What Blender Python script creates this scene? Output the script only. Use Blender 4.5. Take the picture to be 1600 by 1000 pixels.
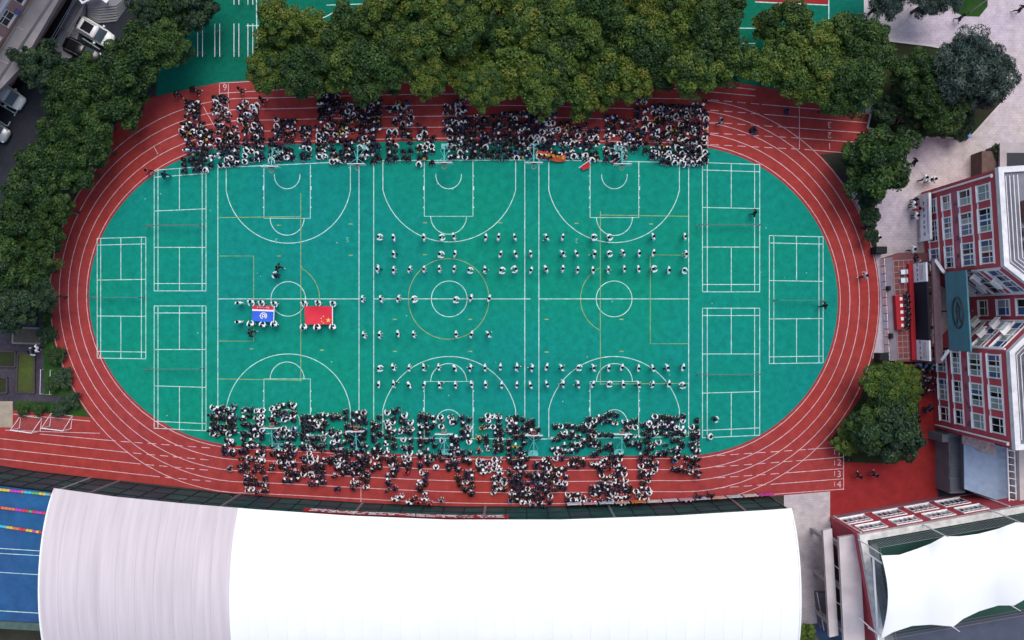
import bpy, math, random
import numpy as np
from mathutils import Vector, Matrix
random.seed(7); rng = np.random.default_rng(7)
R = math.radians
SC = bpy.context.scene
COL = SC.collection
for o in list(bpy.data.objects): bpy.data.objects.remove(o)
# ---------------------------------------------------------------- camera, sky, sun, exposure
H = 95.0; S = 15.0                       # drone height in metres; picture units per metre on the ground
cam = bpy.data.cameras.new('camera'); cam.lens = 36.0 * S * H / 1600.0; cam.sensor_width = 36
cam.clip_start = 1; cam.clip_end = 3000
co = bpy.data.objects.new('camera', cam); COL.objects.link(co); co.location = (0, 0, H); SC.camera = co
SUN_EL, SUN_AZ = R(68), R(20)            # soft light from the far (upper) side
w = bpy.data.worlds.new('World'); SC.world = w; w.use_nodes = True
wn = w.node_tree.nodes; sky = wn.new('ShaderNodeTexSky'); sky.sky_type = 'NISHITA'; sky.sun_disc = False
sky.sun_elevation = SUN_EL; sky.sun_rotation = SUN_AZ; sky.air_density = 1.2; sky.dust_density = 3.0
w.node_tree.links.new(sky.outputs[0], wn['Background'].inputs[0]); wn['Background'].inputs[1].default_value = 0.15
sl = bpy.data.lights.new('sun', 'SUN'); sl.energy = 1.5; sl.angle = R(34); sl.color = (1, 0.96, 0.9)
so = bpy.data.objects.new('sun', sl); COL.objects.link(so)
so.rotation_euler = Vector((-math.sin(SUN_AZ)*math.cos(SUN_EL), -math.cos(SUN_AZ)*math.cos(SUN_EL), -math.sin(SUN_EL))).to_track_quat('-Z', 'Y').to_euler()
SC.view_settings.view_transform = 'Standard'; SC.view_settings.look = 'None'
SC.view_settings.gamma = 1; SC.view_settings.exposure = 0.3
SC.render.engine = 'CYCLES'

# ---------------------------------------------------------------- helpers
def W(px, py, h=0.0):
    k = (H - h) / H / S
    return ((px - 800) * k, (500 - py) * k)
def WP(pts, h=0.0): return [W(x, y, h) for x, y in pts]
def ordn(n):
    base = ['zeroth','first','second','third','fourth','fifth','sixth','seventh','eighth','ninth','tenth','eleventh','twelfth','thirteenth','fourteenth','fifteenth','sixteenth','seventeenth','eighteenth','nineteenth']
    tens = ['','','twenty','thirty','forty','fifty','sixty','seventy','eighty','ninety']
    if n < 20: return base[n]
    if n % 10 == 0: return tens[n//10][:-1] + 'ieth'
    return tens[n//10] + '-' + base[n % 10]
def tag(o, label=None, cat=None, group=None, kind=None):
    if label: o['label'] = label
    if cat: o['category'] = cat
    if group: o['group'] = group
    if kind: o['kind'] = kind
    return o
def empty(name, loc=(0,0,0), rz=0, label=None, cat=None, group=None, scale=1):
    o = bpy.data.objects.new(name, None); COL.objects.link(o); o.location = loc; o.rotation_euler = (0,0,rz); o.scale = (scale,)*3
    o.empty_display_size = 0.2
    return tag(o, label, cat, group)
def link(name, me, parent=None, loc=None, rz=None):
    o = bpy.data.objects.new(name, me); COL.objects.link(o)
    if parent: o.parent = parent
    if loc is not None: o.location = loc
    if rz is not None: o.rotation_euler = (0,0,rz)
    return o
MATS = {}
def mat(name, col, rough=0.7, var=0.0, scale=2.0, metal=0.0, col2=None, spec=None, bump=0.0, detail=4, alpha=None, emit=None, coord='Object', stretch=None):
    if name in MATS: return MATS[name]
    m = bpy.data.materials.new(name); m.use_nodes = True; MATS[name] = m
    nt = m.node_tree; b = nt.nodes['Principled BSDF']; b.inputs['Roughness'].default_value = rough; b.inputs['Metallic'].default_value = metal
    if spec is not None: b.inputs['Specular IOR Level'].default_value = spec
    c = (*col, 1); b.inputs['Base Color'].default_value = c
    if alpha is not None: b.inputs['Alpha'].default_value = alpha
    if var > 0 or col2 is not None:
        tc = nt.nodes.new('ShaderNodeTexCoord'); nz = nt.nodes.new('ShaderNodeTexNoise'); nz.inputs['Scale'].default_value = scale; nz.inputs['Detail'].default_value = detail
        if stretch:
            mp = nt.nodes.new('ShaderNodeMapping'); mp.inputs['Scale'].default_value = [4*v for v in stretch]; nt.links.new(tc.outputs[coord], mp.inputs[0]); nt.links.new(mp.outputs[0], nz.inputs['Vector'])
        else: nt.links.new(tc.outputs[coord], nz.inputs['Vector'])
        cr = nt.nodes.new('ShaderNodeValToRGB'); cr.color_ramp.elements[0].position = 0.3; cr.color_ramp.elements[1].position = 0.7
        c2 = col2 if col2 is not None else col
        cr.color_ramp.elements[0].color = (*[max(0, v*(1-var)) for v in col], 1); cr.color_ramp.elements[1].color = (*[v*(1+var) for v in c2], 1)
        nt.links.new(nz.outputs['Fac'], cr.inputs[0]); nt.links.new(cr.outputs[0], b.inputs['Base Color'])
        if bump > 0:
            bp = nt.nodes.new('ShaderNodeBump'); bp.inputs['Strength'].default_value = bump; bp.inputs['Distance'].default_value = 0.05
            nt.links.new(nz.outputs['Fac'], bp.inputs['Height']); nt.links.new(bp.outputs[0], b.inputs['Normal'])
    return m
def ground_mat(name, col, col2, big=0.06, fine=3.0, speck=None, speck_scale=1.2, speck_amt=0.04, rough=0.8, brick=None):
    m = bpy.data.materials.new(name); m.use_nodes = True; MATS[name] = m
    nt = m.node_tree; L = nt.links.new; b = nt.nodes['Principled BSDF']; b.inputs['Roughness'].default_value = rough; b.inputs['Specular IOR Level'].default_value = 0.06
    tc = nt.nodes.new('ShaderNodeTexCoord')
    n1 = nt.nodes.new('ShaderNodeTexNoise'); n1.inputs['Scale'].default_value = big; n1.inputs['Detail'].default_value = 5
    L(tc.outputs['Object'], n1.inputs['Vector'])
    r1 = nt.nodes.new('ShaderNodeValToRGB'); r1.color_ramp.elements[0].position = 0.36; r1.color_ramp.elements[1].position = 0.64
    r1.color_ramp.elements[0].color = (*col, 1); r1.color_ramp.elements[1].color = (*col2, 1); L(n1.outputs['Fac'], r1.inputs[0])
    n2 = nt.nodes.new('ShaderNodeTexNoise'); n2.inputs['Scale'].default_value = fine; n2.inputs['Detail'].default_value = 6; n2.inputs['Roughness'].default_value = 0.7
    L(tc.outputs['Object'], n2.inputs['Vector'])
    mr = nt.nodes.new('ShaderNodeMapRange'); mr.inputs[1].default_value = 0.25; mr.inputs[2].default_value = 0.75; mr.inputs[3].default_value = 0.74; mr.inputs[4].default_value = 1.24
    L(n2.outputs['Fac'], mr.inputs[0])
    mx = nt.nodes.new('ShaderNodeVectorMath'); mx.operation = 'SCALE'; L(r1.outputs[0], mx.inputs[0]); L(mr.outputs[0], mx.inputs['Scale'])
    out = mx.outputs[0]
    if brick:
        bw, bh, mcol = brick
        bk = nt.nodes.new('ShaderNodeTexBrick'); bk.inputs['Scale'].default_value = 1; bk.inputs['Brick Width'].default_value = bw; bk.inputs['Row Height'].default_value = bh
        bk.inputs['Mortar Size'].default_value = 0.03; bk.inputs['Color1'].default_value = (1,1,1,1); bk.inputs['Color2'].default_value = (0.93,0.92,0.93,1); bk.inputs['Mortar'].default_value = (*mcol,1)
        L(tc.outputs['Object'], bk.inputs['Vector'])
        mm = nt.nodes.new('ShaderNodeVectorMath'); mm.operation = 'MULTIPLY'; L(out, mm.inputs[0]); L(bk.outputs['Color'], mm.inputs[1]); out = mm.outputs[0]
    if speck:
        vo = nt.nodes.new('ShaderNodeTexVoronoi'); vo.inputs['Scale'].default_value = speck_scale; L(tc.outputs['Object'], vo.inputs['Vector'])
        lt = nt.nodes.new('ShaderNodeMath'); lt.operation = 'LESS_THAN'; lt.inputs[1].default_value = speck_amt; L(vo.outputs['Distance'], lt.inputs[0])
        mc = nt.nodes.new('ShaderNodeMix'); mc.data_type = 'RGBA'; L(lt.outputs[0], mc.inputs['Factor']); L(out, mc.inputs['A']); mc.inputs['B'].default_value = (*speck, 1); out = mc.outputs['Result']
    L(out, b.inputs['Base Color']); return m

class MB:
    def __init__(s): s.v = []; s.f = []; s.m = []
    def add(s, vs, fs, m=0):
        k = len(s.v); s.v += [tuple(p) for p in vs]; s.f += [tuple(i+k for i in f) for f in fs]; s.m += [m]*len(fs); return s
    def hexa(s, p, m=0):   # p: 4 bottom ccw, 4 top ccw
        return s.add(p, [(3,2,1,0),(4,5,6,7),(0,1,5,4),(1,2,6,5),(2,3,7,6),(3,0,4,7)], m)
    def box(s, x0, x1, y0, y1, z0, z1, m=0):
        return s.hexa([(x0,y0,z0),(x1,y0,z0),(x1,y1,z0),(x0,y1,z0),(x0,y0,z1),(x1,y0,z1),(x1,y1,z1),(x0,y1,z1)], m)
    def prism(s, poly, z0, z1, m=0):
        a = sum(poly[i][0]*poly[(i+1)%len(poly)][1]-poly[(i+1)%len(poly)][0]*poly[i][1] for i in range(len(poly)))
        if a < 0: poly = poly[::-1]
        n = len(poly); vs = [(x,y,z0) for x,y in poly] + [(x,y,z1) for x,y in poly]
        return s.add(vs, [tuple(range(n-1,-1,-1)), tuple(range(n,2*n))] + [(i,(i+1)%n,n+(i+1)%n,n+i) for i in range(n)], m)
    def tube(s, pts, r, n=6, m=0, r1=None, closed=False):
        pts = [Vector(p) for p in pts]; N = len(pts); vs = []; fs = []
        for i, p in enumerate(pts):
            if closed: d = pts[(i+1)%N] - pts[i-1]
            else: d = pts[min(i+1,N-1)] - pts[max(i-1,0)]
            d = d.normalized() if d.length > 1e-9 else Vector((0,0,1))
            u = d.orthogonal().normalized() if abs(d.z) > 0.95 else d.cross(Vector((0,0,1))).normalized()
            v = d.cross(u); rr = r if r1 is None else r + (r1-r)*i/max(1,N-1)
            for k in range(n):
                a = 2*math.pi*k/n; vs.append(p + u*(rr*math.cos(a)) + v*(rr*math.sin(a)))
        M = N if closed else N-1
        for i in range(M):
            for k in range(n):
                a = i*n+k; b = i*n+(k+1)%n; c = ((i+1)%N)*n+(k+1)%n; d = ((i+1)%N)*n+k; fs.append((a,b,c,d))
        if not closed: fs += [tuple(range(n-1,-1,-1)), tuple(range((N-1)*n, N*n))]
        return s.add(vs, fs, m)
    def strip(s, pts, wd, z, m=0, closed=False):     # flat painted line along pts
        N = len(pts); P = [Vector((p[0],p[1])) for p in pts]; vs = []
        for i in range(N):
            a = P[i-1] if (closed or i > 0) else P[i]; c = P[(i+1)%N] if (closed or i < N-1) else P[i]
            d = c - a; d = d.normalized() if d.length > 1e-9 else Vector((1,0)); nn = Vector((-d.y, d.x))*wd/2
            vs += [(P[i].x+nn.x, P[i].y+nn.y, z), (P[i].x-nn.x, P[i].y-nn.y, z)]
        M = N if closed else N-1
        return s.add(vs, [(2*i+1, 2*((i+1)%N)+1, 2*((i+1)%N), 2*i) for i in range(M)], m)
    def fbox(s, F, s0, s1, z0, z1, o0, o1, m=0):     # box in a facade frame
        p = [F.p(s0,z0,o0), F.p(s1,z0,o0), F.p(s1,z0,o1), F.p(s0,z0,o1), F.p(s0,z1,o0), F.p(s1,z1,o0), F.p(s1,z1,o1), F.p(s0,z1,o1)]
        return s.hexa(p, m)
    def mesh(s, name, mats, smooth=False):
        me = bpy.data.meshes.new(name); me.from_pydata(s.v, [], s.f)
        for m in (mats if isinstance(mats, (list, tuple)) else [mats]): me.materials.append(m)
        me.polygons.foreach_set('material_index', s.m)
        if smooth: me.polygons.foreach_set('use_smooth', [True]*len(s.f))
        me.update()
        import bmesh
        bm = bmesh.new(); bm.from_mesh(me); bmesh.ops.recalc_face_normals(bm, faces=bm.faces); bm.to_mesh(me); bm.free()
        return me
    def build(s, name, mats, parent=None, smooth=False, loc=None, rz=None):
        return link(name, s.mesh(name, mats, smooth), parent, loc, rz)
class Fr:   # facade frame: s along the wall, z up, o outwards from the wall
    def __init__(f, a, b, flip=False):
        f.a = Vector((a[0],a[1],0)); d = Vector((b[0]-a[0], b[1]-a[1], 0)); f.L = d.length; f.d = d.normalized(); f.n = Vector((f.d.y,-f.d.x,0)) * (-1 if flip else 1)
    def p(f, s, z, o): return f.a + f.d*s + f.n*o + Vector((0,0,z))
def sheet(name, poly, z, m, parent=None, kind='structure'):
    mb = MB(); n = len(poly); a = sum(poly[i][0]*poly[(i+1)%n][1]-poly[(i+1)%n][0]*poly[i][1] for i in range(n))
    if a < 0: poly = poly[::-1]
    me = bpy.data.meshes.new(name); me.from_pydata([(x,y,z) for x,y in poly], [], [tuple(range(n))]); me.materials.append(m)
    o = link(name, me, parent)
    if not parent and kind: o['kind'] = kind
    return o
def arc(cx, cy, rx, ry, a0, a1, n=24):
    return [(cx+rx*math.cos(R(a0+(a1-a0)*i/n)), cy+ry*math.sin(R(a0+(a1-a0)*i/n))) for i in range(n+1)]
def text_mesh(txt, size, m, name, ext=0.0):
    cu = bpy.data.curves.new(name, 'FONT'); cu.body = txt; cu.size = size; cu.extrude = ext; cu.align_x = 'CENTER'; cu.align_y = 'CENTER'
    t = bpy.data.objects.new('tmp', cu); COL.objects.link(t); dg = bpy.context.evaluated_depsgraph_get()
    me = bpy.data.meshes.new_from_object(t.evaluated_get(dg)); bpy.data.objects.remove(t); me.materials.clear(); me.materials.append(m); return me
def glyph(mb, P, s, z, size, th=0.12, m=0, rnd=random):   # an illegible brush character; P(s,z)->3D point on the surface
    def st(a, b, c, d):
        L = math.hypot(c-a, d-b) or 1; nx, nz = -(d-b)/L*th*size/2, (c-a)/L*th*size/2
        mb.add([P(s+a*size+nx*1, z+b*size+nz), P(s+a*size-nx, z+b*size-nz), P(s+c*size-nx, z+d*size-nz), P(s+c*size+nx, z+d*size+nz)], [(0,1,2,3)], m)
    for _ in range(rnd.randint(2,3)):
        y = rnd.uniform(-.42,.42); st(-rnd.uniform(.2,.45), y, rnd.uniform(.2,.45), y+rnd.uniform(-.08,.08))
    for _ in range(rnd.randint(1,2)):
        x = rnd.uniform(-.3,.3); st(x, rnd.uniform(.1,.48), x+rnd.uniform(-.15,.15), -rnd.uniform(.1,.48))
    st(0, .1, rnd.choice([-.4,.4]), -.45)

# ---------------------------------------------------------------- materials
M_white = mat('white_paint', (0.75,0.76,0.78), 0.6, 0.12, 1.5)
M_line = mat('line_paint', (0.42,0.60,0.56), 0.7, 0.3, 2.0)
M_linet = mat('lane_paint', (0.54,0.34,0.37), 0.7, 0.25, 2.0)
M_yel = mat('yellow_line_paint', (0.27,0.33,0.09), 0.7, 0.3, 2.0)
M_field = ground_mat('green_rubber', (0.004,0.212,0.138), (0.005,0.198,0.172), 0.04, 1.3, speck=(0.25,0.45,0.35), speck_scale=0.55, speck_amt=0.035)
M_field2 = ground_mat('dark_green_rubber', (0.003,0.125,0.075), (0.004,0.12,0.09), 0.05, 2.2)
M_track = ground_mat('red_rubber', (0.300,0.038,0.032), (0.265,0.043,0.045), 0.06, 1.0, speck=(0.45,0.2,0.2), speck_scale=0.3, speck_amt=0.02)
M_red = ground_mat('smooth_red_floor', (0.27,0.027,0.023), (0.23,0.022,0.026), 0.1, 0.8)
M_asph = ground_mat('asphalt', (0.016,0.018,0.026), (0.034,0.037,0.048), 0.12, 2.0)
M_earth = ground_mat('bare_earth', (0.035,0.032,0.028), (0.05,0.05,0.035), 0.3, 3.0)
M_plaza = ground_mat('plaza_pavers', (0.46,0.40,0.46), (0.50,0.45,0.43), 0.12, 1.2, brick=(0.42,0.28,(0.86,0.84,0.87)))
M_pave = ground_mat('strip_pavers', (0.42,0.38,0.40), (0.50,0.46,0.46), 0.3, 1.0, brick=(0.5,0.2,(0.86,0.84,0.86)))
M_grass = ground_mat('grass', (0.012,0.045,0.010), (0.03,0.075,0.014), 0.5, 5.0)
M_drygrass = ground_mat('dry_grass', (0.05,0.055,0.022), (0.06,0.09,0.02), 0.5, 5.0)
M_soil = ground_mat('dark_soil', (0.03,0.026,0.018), (0.025,0.04,0.014), 0.4, 4.0)
M_path = ground_mat('garden_path', (0.045,0.04,0.055), (0.06,0.055,0.07), 0.3, 2.0, brick=(0.5,0.5,(0.75,0.75,0.75)))
M_bluef = ground_mat('blue_floor', (0.028,0.075,0.19), (0.022,0.095,0.225), 0.1, 1.0)
M_membrane = mat('white_membrane', (0.765,0.775,0.765), 0.5, 0.025, 0.4)
M_membrane_dim = mat('dim_exposure_membrane', (0.51,0.45,0.475), 0.6, 0.10, 0.5, stretch=(1.0,.05,.05))  # same roof membrane, left bays: dimmer exposure and its streaks painted into the colour
M_black = mat('black_plastic', (0.010,0.010,0.012), 0.8, spec=.15)
M_dark = mat('dark_metal', (0.016,0.020,0.024), 0.8, 0.2, 2, spec=.15)
M_steel = mat('grey_steel', (0.3,0.31,0.33), 0.4, 0.1, 2, metal=0.6)
M_teal = mat('teal_enamel', (0.09,0.42,0.40), 0.5, 0.15, 2)
M_conc = mat('concrete', (0.36,0.34,0.35), 0.85, 0.18, 0.7, bump=0.2)
M_concd = mat('dark_concrete', (0.12,0.12,0.14), 0.85, 0.2, 0.8)
M_concl = mat('pale_concrete', (0.50,0.47,0.47), 0.8, 0.15, 0.6)
M_redw = mat('red_wall_render', (0.48,0.058,0.084), 0.75, 0.14, 0.6)
M_pinkw = mat('faded_red_render', (0.36,0.10,0.15), 0.75, 0.25, 0.8)
M_frame = mat('white_window_frame', (0.80,0.78,0.79), 0.5, 0.1, 1.0)
M_glassd = mat('dark_window_glass', (0.010,0.012,0.016), 0.08)
M_glassb = mat('blue_window_glass', (0.05,0.10,0.20), 0.06)
M_glassc = mat('curtained_window_glass', (0.27,0.31,0.31), 0.15, 0.15, 2)
M_glassg = mat('green_facade_glass', (0.017,0.070,0.064), 0.5, 0.3, 0.5, spec=.15)
M_glassg2 = mat('grey_facade_glass', (0.030,0.055,0.066), 0.5, 0.3, 0.5, spec=.15)
M_bark = mat('bark', (0.05,0.04,0.03), 0.9, 0.3, 3)
M_redcloth = mat('red_cloth', (0.36,0.006,0.016), 0.8, 0.1, 3)
M_banner = mat('banner_white', (0.80,0.79,0.83), 0.6, 0.1, 1)
# ---------------------------------------------------------------- ground sheets
sheet('ground', [(-900,-900),(900,-900),(900,900),(-900,900)], -0.03, M_earth)
sheet('car_park', WP([(-600,-400),(330,-400),(240,140),(80,330),(60,500),(-600,500)]), -0.012, M_asph)
sheet('plaza', WP([(1340,-500),(2300,-500),(2300,580),(1360,580),(1320,200)]), -0.012, M_plaza)
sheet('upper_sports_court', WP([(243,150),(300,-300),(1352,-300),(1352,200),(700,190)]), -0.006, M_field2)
pt = sheet('red_floor_patch', WP([(1180,-300),(1294,-300),(1294,7),(1180,2)]), -0.002, M_red)
mb = MB(); mb.strip(WP([(1180,3),(1295,8),(1295,32)]), 0.1, 0.004); mb.strip(WP([(1295,-40),(1295,32)]), 0.1, 0.006); mb.build('line_marking', M_line, pt)
mb = MB(); mb.strip(WP([(1351,-300),(1351,60)]), 0.15, 0.0); tag(mb.build('kerb_edge', M_concl), kind='structure')
sheet('red_forecourt', WP([(1297,815),(1297,700),(1300,560),(1465,560),(1466,830)]), 0.001, M_red)
sheet('paved_strip', WP([(1225,740),(1298,740),(1299,1200),(1225,1200)]), -0.003, M_pave)
sheet('dark_yard', WP([(1462,660),(1800,660),(1800,1300),(1290,1300),(1300,990),(1460,850)]), -0.016, M_asph)

def oval(off, n=40):
    pts = []
    lx, ly, lrx, lry = 388, 462, 249 + off*0.95, 235 + off*1.15
    rx, ry, rr, rry = 1067, 470, 242 + off, 242 + off*1.15
    for i in range(n+1):          # left end, bottom to top
        a = R(90 + 180*i/n); pts.append((lx + lrx*math.cos(a), ly + lry*math.sin(a)))
    for i in range(1, 20):        # top straight
        t = i/20; pts.append((lx+(rx-lx)*t, (ly-lry)+((ry-rry)-(ly-lry))*t - 7*math.sin(math.pi*t)**1.5))
    for i in range(n+1):
        a = R(-90 + 180*i/n); pts.append((rx + rr*math.cos(a), ry + rry*math.sin(a)))
    for i in range(1, 20):
        t = i/20; pts.append((rx+(lx-rx)*t, (ry+rry)+((ly+lry)-(ry+rry))*t + 8*math.sin(math.pi*t)**1.5))
    return pts
trk = sheet('running_track', WP(oval(66)), 0.008, M_track)
sheet('lower_sprint_straight', WP([(-300,600),(20,641),(140,652),(300,660),(1200,660),(1319,697),(1319,766),(1200,776),(1040,787),(860,794),(700,793),(562,787),(400,777),(300,763),(200,752),(100,742),(-20,731),(-300,695)]), 0.004, M_track)
sheet('upper_sprint_straight', WP([(236,152),(343,129),(500,119),(700,112),(900,112),(1100,120),(1250,146),(1358,178),(1358,232),(1200,252),(300,262),(140,290),(150,240),(175,200),(205,172)]), 0.0055, M_track)
fld = sheet('sports_field', WP(oval(0)), 0.016, M_field)
LW = 0.07
def lane(pts, w=LW, z=0.021): MB().strip(WP(pts), w, z).build('lane_line', M_linet, trk)
for k in range(5):
    MB().strip(WP(oval(4+15*k)), LW, 0.021, closed=True).build('lane_line', M_linet, trk)
mb = MB(); mb.strip(WP(oval(64.5)), 0.16, 0.0225, closed=True)
def dash(a, b, x0, x1, per=21, ln=13, z=0.024):
    mb = MB(); x = x0
    while x < x1:
        f = lambda X: a[1]+(b[1]-a[1])*(X-a[0])/(b[0]-a[0])
        mb.strip(WP([(x,f(x)),(min(x+ln,x1),f(min(x+ln,x1)))]), LW, z); x += per
    mb.build('dashed_lane_line', M_linet, trk)
for k in range(5):                        # chutes at both ends of both straights
    yA = [226,208,191,172,156][k]; yB = [239,222,208,192,178][k]; xs = [1260,1238,1216,1200,1190][k]; xe=[1322,1334,1355,1357,1357][k]
    lane([(xs,yA+(yB-yA)*(xs-1107)/(1340-1107)*0.9),(xe,yB)], z=0.025); dash((1110,yA),(xs,yA+(yB-yA)*(xs-1107)/233*0.9),1110,xs)
    y1 = [698,714,732,748,764][k]; y0 = [716,734,751,767,783][k]; xs = [1262,1244,1226,1205,1185][k]
    f = lambda x: y0+(y1-y0)*((x-1050)/268)**1.1
    lane([(xs,f(xs)),(1318,y1)], z=0.025)
    if k < 4: dash((1120,f(1120)),(xs,f(xs)),1120,xs)
for a, b, c in (((62,678),(181,689),(330,700)),((-120,672),(200,707),(330,719)),((-120,688),(220,725),(330,735)),((-120,703),(250,745),(330,752))):
    lane([a,b], z=0.025); dash(b, c, b[0]+8, c[0])
for l in ([(21,647),(141,658)],[(8,672),(62,674),(156,677)],[(1318,697),(1318,765)],[(1304,702),(1304,710)],[(1304,719),(1304,727)],[(1304,736),(1304,744)],[(1304,753),(1304,760)],
          [(1249,166),(1249,233)],[(564,712),(564,784)],[(1106,180),(1106,232)],[(343,131),(343,200)],[(357,131),(357,190)],[(318,167),(336,199)],[(240,228),(247,241)],[(111,329),(121,335)],[(1345,128),(1300,126)]):
    lane(l, z=0.027)
for k, ys in ((5,(146,131,124,131,150)),(6,(130,116,110,118,140))):
    lane([(343,ys[0]),(560,ys[1]+2),(750,ys[2]),(950,ys[3]-2),(1180,ys[4])], z=0.025)
def num(t, px, py, size, rz, m=M_linet):
    x, y = W(px, py); link('lane_number', text_mesh(t, size, m, 'lane_number'), trk, (x,y,0.03), rz)
for t, y in (('1',707),('2',723),('3',741),('4',757)): num(t, 1311, y, 0.95, 0)
for t, y in (('3',195),('2',211),('1',228)): num(t, 1296, y, 0.9, R(180))
num('6', 351.5, 136, 0.95, R(180)); num('5', 350.5, 154, 0.95, R(180)); num('4', 350.5, 170, 0.95, R(180))

# painted courts: every court's markings are one part of the field
Z1, Z2 = 0.0205, 0.0245
BW = 0.075
def court(x0, x1, kx0, kx1, cx, yt0, yt1, yb0, yb1, r3, kt, kb, fr, at, ab, cr, mid):
    mb = MB(); st = lambda p, z=Z2: mb.strip(WP(p), BW, z)
    st([(x0,yt0),(x0,yb0)]); st([(x1,yt1),(x1,yb1)]); st([(x0,yt0),(x1,yt1)], Z1); st([(x0,yb0),(x1,yb1)], Z1); st([(x0,467),(x1+ (2 if x1>900 else 9),467)], Z1)
    ty = (yt0+yt1)/2; by = (yb0+yb1)/2
    h = mid; R3 = (h*h + (at-297)**2)/(2*(at-297)); a = math.degrees(math.asin(min(1,h/R3)))
    c3 = cx; st([(c3-h,ty),(c3-h,297)] + arc(c3, at-R3, R3, R3, 90+a, 90-a, 40) + [(c3+h,ty)], 0.0225)
    R4 = (h*h + (640-ab)**2)/(2*(640-ab)); a = math.degrees(math.asin(min(1,h/R4)))
    st([(c3-h,by),(c3-h,640)] + arc(c3, ab+R4, R4, R4, -90-a, -90+a, 40) + [(c3+h,by)], 0.0225)
    st([(kx0,ty),(kx0,kt),(kx1,kt),(kx1,ty)], 0.0265); st([(kx0,by),(kx0,kb),(kx1,kb),(kx1,by)], 0.0265)
    kc = (kx0+kx1)/2
    st(arc(kc, kt, fr, fr, 180, 0), 0.0285); st(arc(kc, kb, fr, fr, -180, 0), 0.0285)
    st([(kc-20,272)]+arc(kc, 274, 20, 21, 180, 0)+[(kc+20,272)], 0.0285); st([(kc-20,664)]+arc(kc, 660, 20, 20, -180, 0)+[(kc+20,664)], 0.0285)
    st(arc(cx if abs(cx-kc)<4 else kc, 467, cr, cr, 0, 360, 48), 0.0285)
    for x in (kx0, kx1):
        sg = -1 if x == kx0 else 1
        for y in (275,294,309,324,663,640,626,611):
            hh = 3.2 if y in (294,640) else 1.0
            mb.prism(WP([(x+sg*0.4,y-hh),(x+sg*1.8,y-hh),(x+sg*1.8,y+hh),(x+sg*0.4,y+hh)]), 0.0266, 0.030)
    mb.build('basketball_court_marking', M_line, fld)
court(340.5,561,412.5,485,450.5,262,252,675,682,97,341,592,26.5,380,553,27,97)
court(584,820,663,739,702,251,250,684,686,104,338,596,28,378,557,28,103.7)
court(842,1076,922,998,959.5,250,254,686,682,102,340,596,28,379,557,28,102)
mb = MB(); st = lambda p, z=0.031: mb.strip(WP(p), 0.06, z)
st([(342,400),(396.5,400),(396.5,533),(342,533)]); st([(342,340),(470,338.5)]); st([(470,302),(470,596)],0.0325); st([(342,592),(470,594)])
st([(470,414)]+arc(445,467,54.5,54.5,-60,60,20)+[(470,520)],0.0335); st(arc(701,467,63,63,0,360,60))
st([(938,330),(938,601)],0.0325); st([(938,336),(1075,338)]); st([(938,600),(1075,599)]); st([(938,414)]+arc(961.5,467,54.5,54.5,244,116,20)+[(938,520)],0.0335)
st([(1075,399),(1016,398),(1016,537),(1075,537)]); st([(1067,681),(1075,676)],0.035)
for x, y in ((436,352),(548,350),(436,400),(548,399),(664,348),(782,348),(664,398),(901,349),(1017,350),(503,547),(617,549),(735,549),(854,550),(971,549),(393,545),(617,499),(735,499),(854,499),(971,499),(503,499)):
    mb.prism(WP([(x-3,y-.8),(x+3,y-.8),(x+3,y+.8),(x-3,y+.8)]), 0.02, 0.033)
mb.build('yellow_court_marking', M_yel, fld)
M_faint = mat('worn_paint', (0.12,0.36,0.31), 0.8, 0.3, 3)
for t, x, y in (('5',543,374),('3',432,376),('2',901,376)):
    a, b = W(x,y); link('court_number', text_mesh(t, 0.7, M_faint, 'court_number'), fld, (a,b,0.03), R(180))

def badminton(xs, ys, tl=0, bl=0):
    mb = MB(); x0,x1,xc,x2,x3 = xs; y = ys
    def hl(yy, t, z=Z1): mb.strip(WP([(x0,yy+t),(x3,yy-t)]), 0.07, z)
    hl(y[0],tl); hl(y[1],tl); hl(y[2],tl*.6); hl(y[4],bl*.6); hl(y[5],bl); hl(y[6],bl)
    for x in (x0,x1,x2,x3):
        t = (x-xc)/(x3-xc); mb.strip(WP([(x,y[0]-tl*t),(x,y[6]-bl*t)]), 0.07, Z2)
    mb.strip(WP([(xc,y[0]),(xc,y[2])]), 0.07, Z2); mb.strip(WP([(xc,y[4]),(xc,y[6])]), 0.07, Z2)
    mb.build('badminton_court_marking', M_line, fld)
BC = [((241,247,280.5,316,322),(263,274,328,354,386.5,443,454.5),3,0,'upper left'),((241,247,280.5,316,322),(478,489,546,575.5,604,660,671),0,-2,'lower left'),
      ((152,157.5,189,221,228),(371.5,382,437,465,494,549.5,560),1,-.6,'far left'),((1097.5,1105,1142.5,1179,1187),(255.5,267,325,353,386,444.5,456),-1.5,0,'upper right'),
      ((1097.5,1105,1142.5,1179,1187),(481.5,493,553,584,613,670.5,682),0,2,'lower right'),((1202,1209,1244.5,1279.5,1286),(369,380.5,439,469.5,498,557,567.5),-1,.6,'far right')]
M_net = mat('net_mesh', (0.10,0.13,0.13), 0.8, 0.2, 8)
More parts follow.
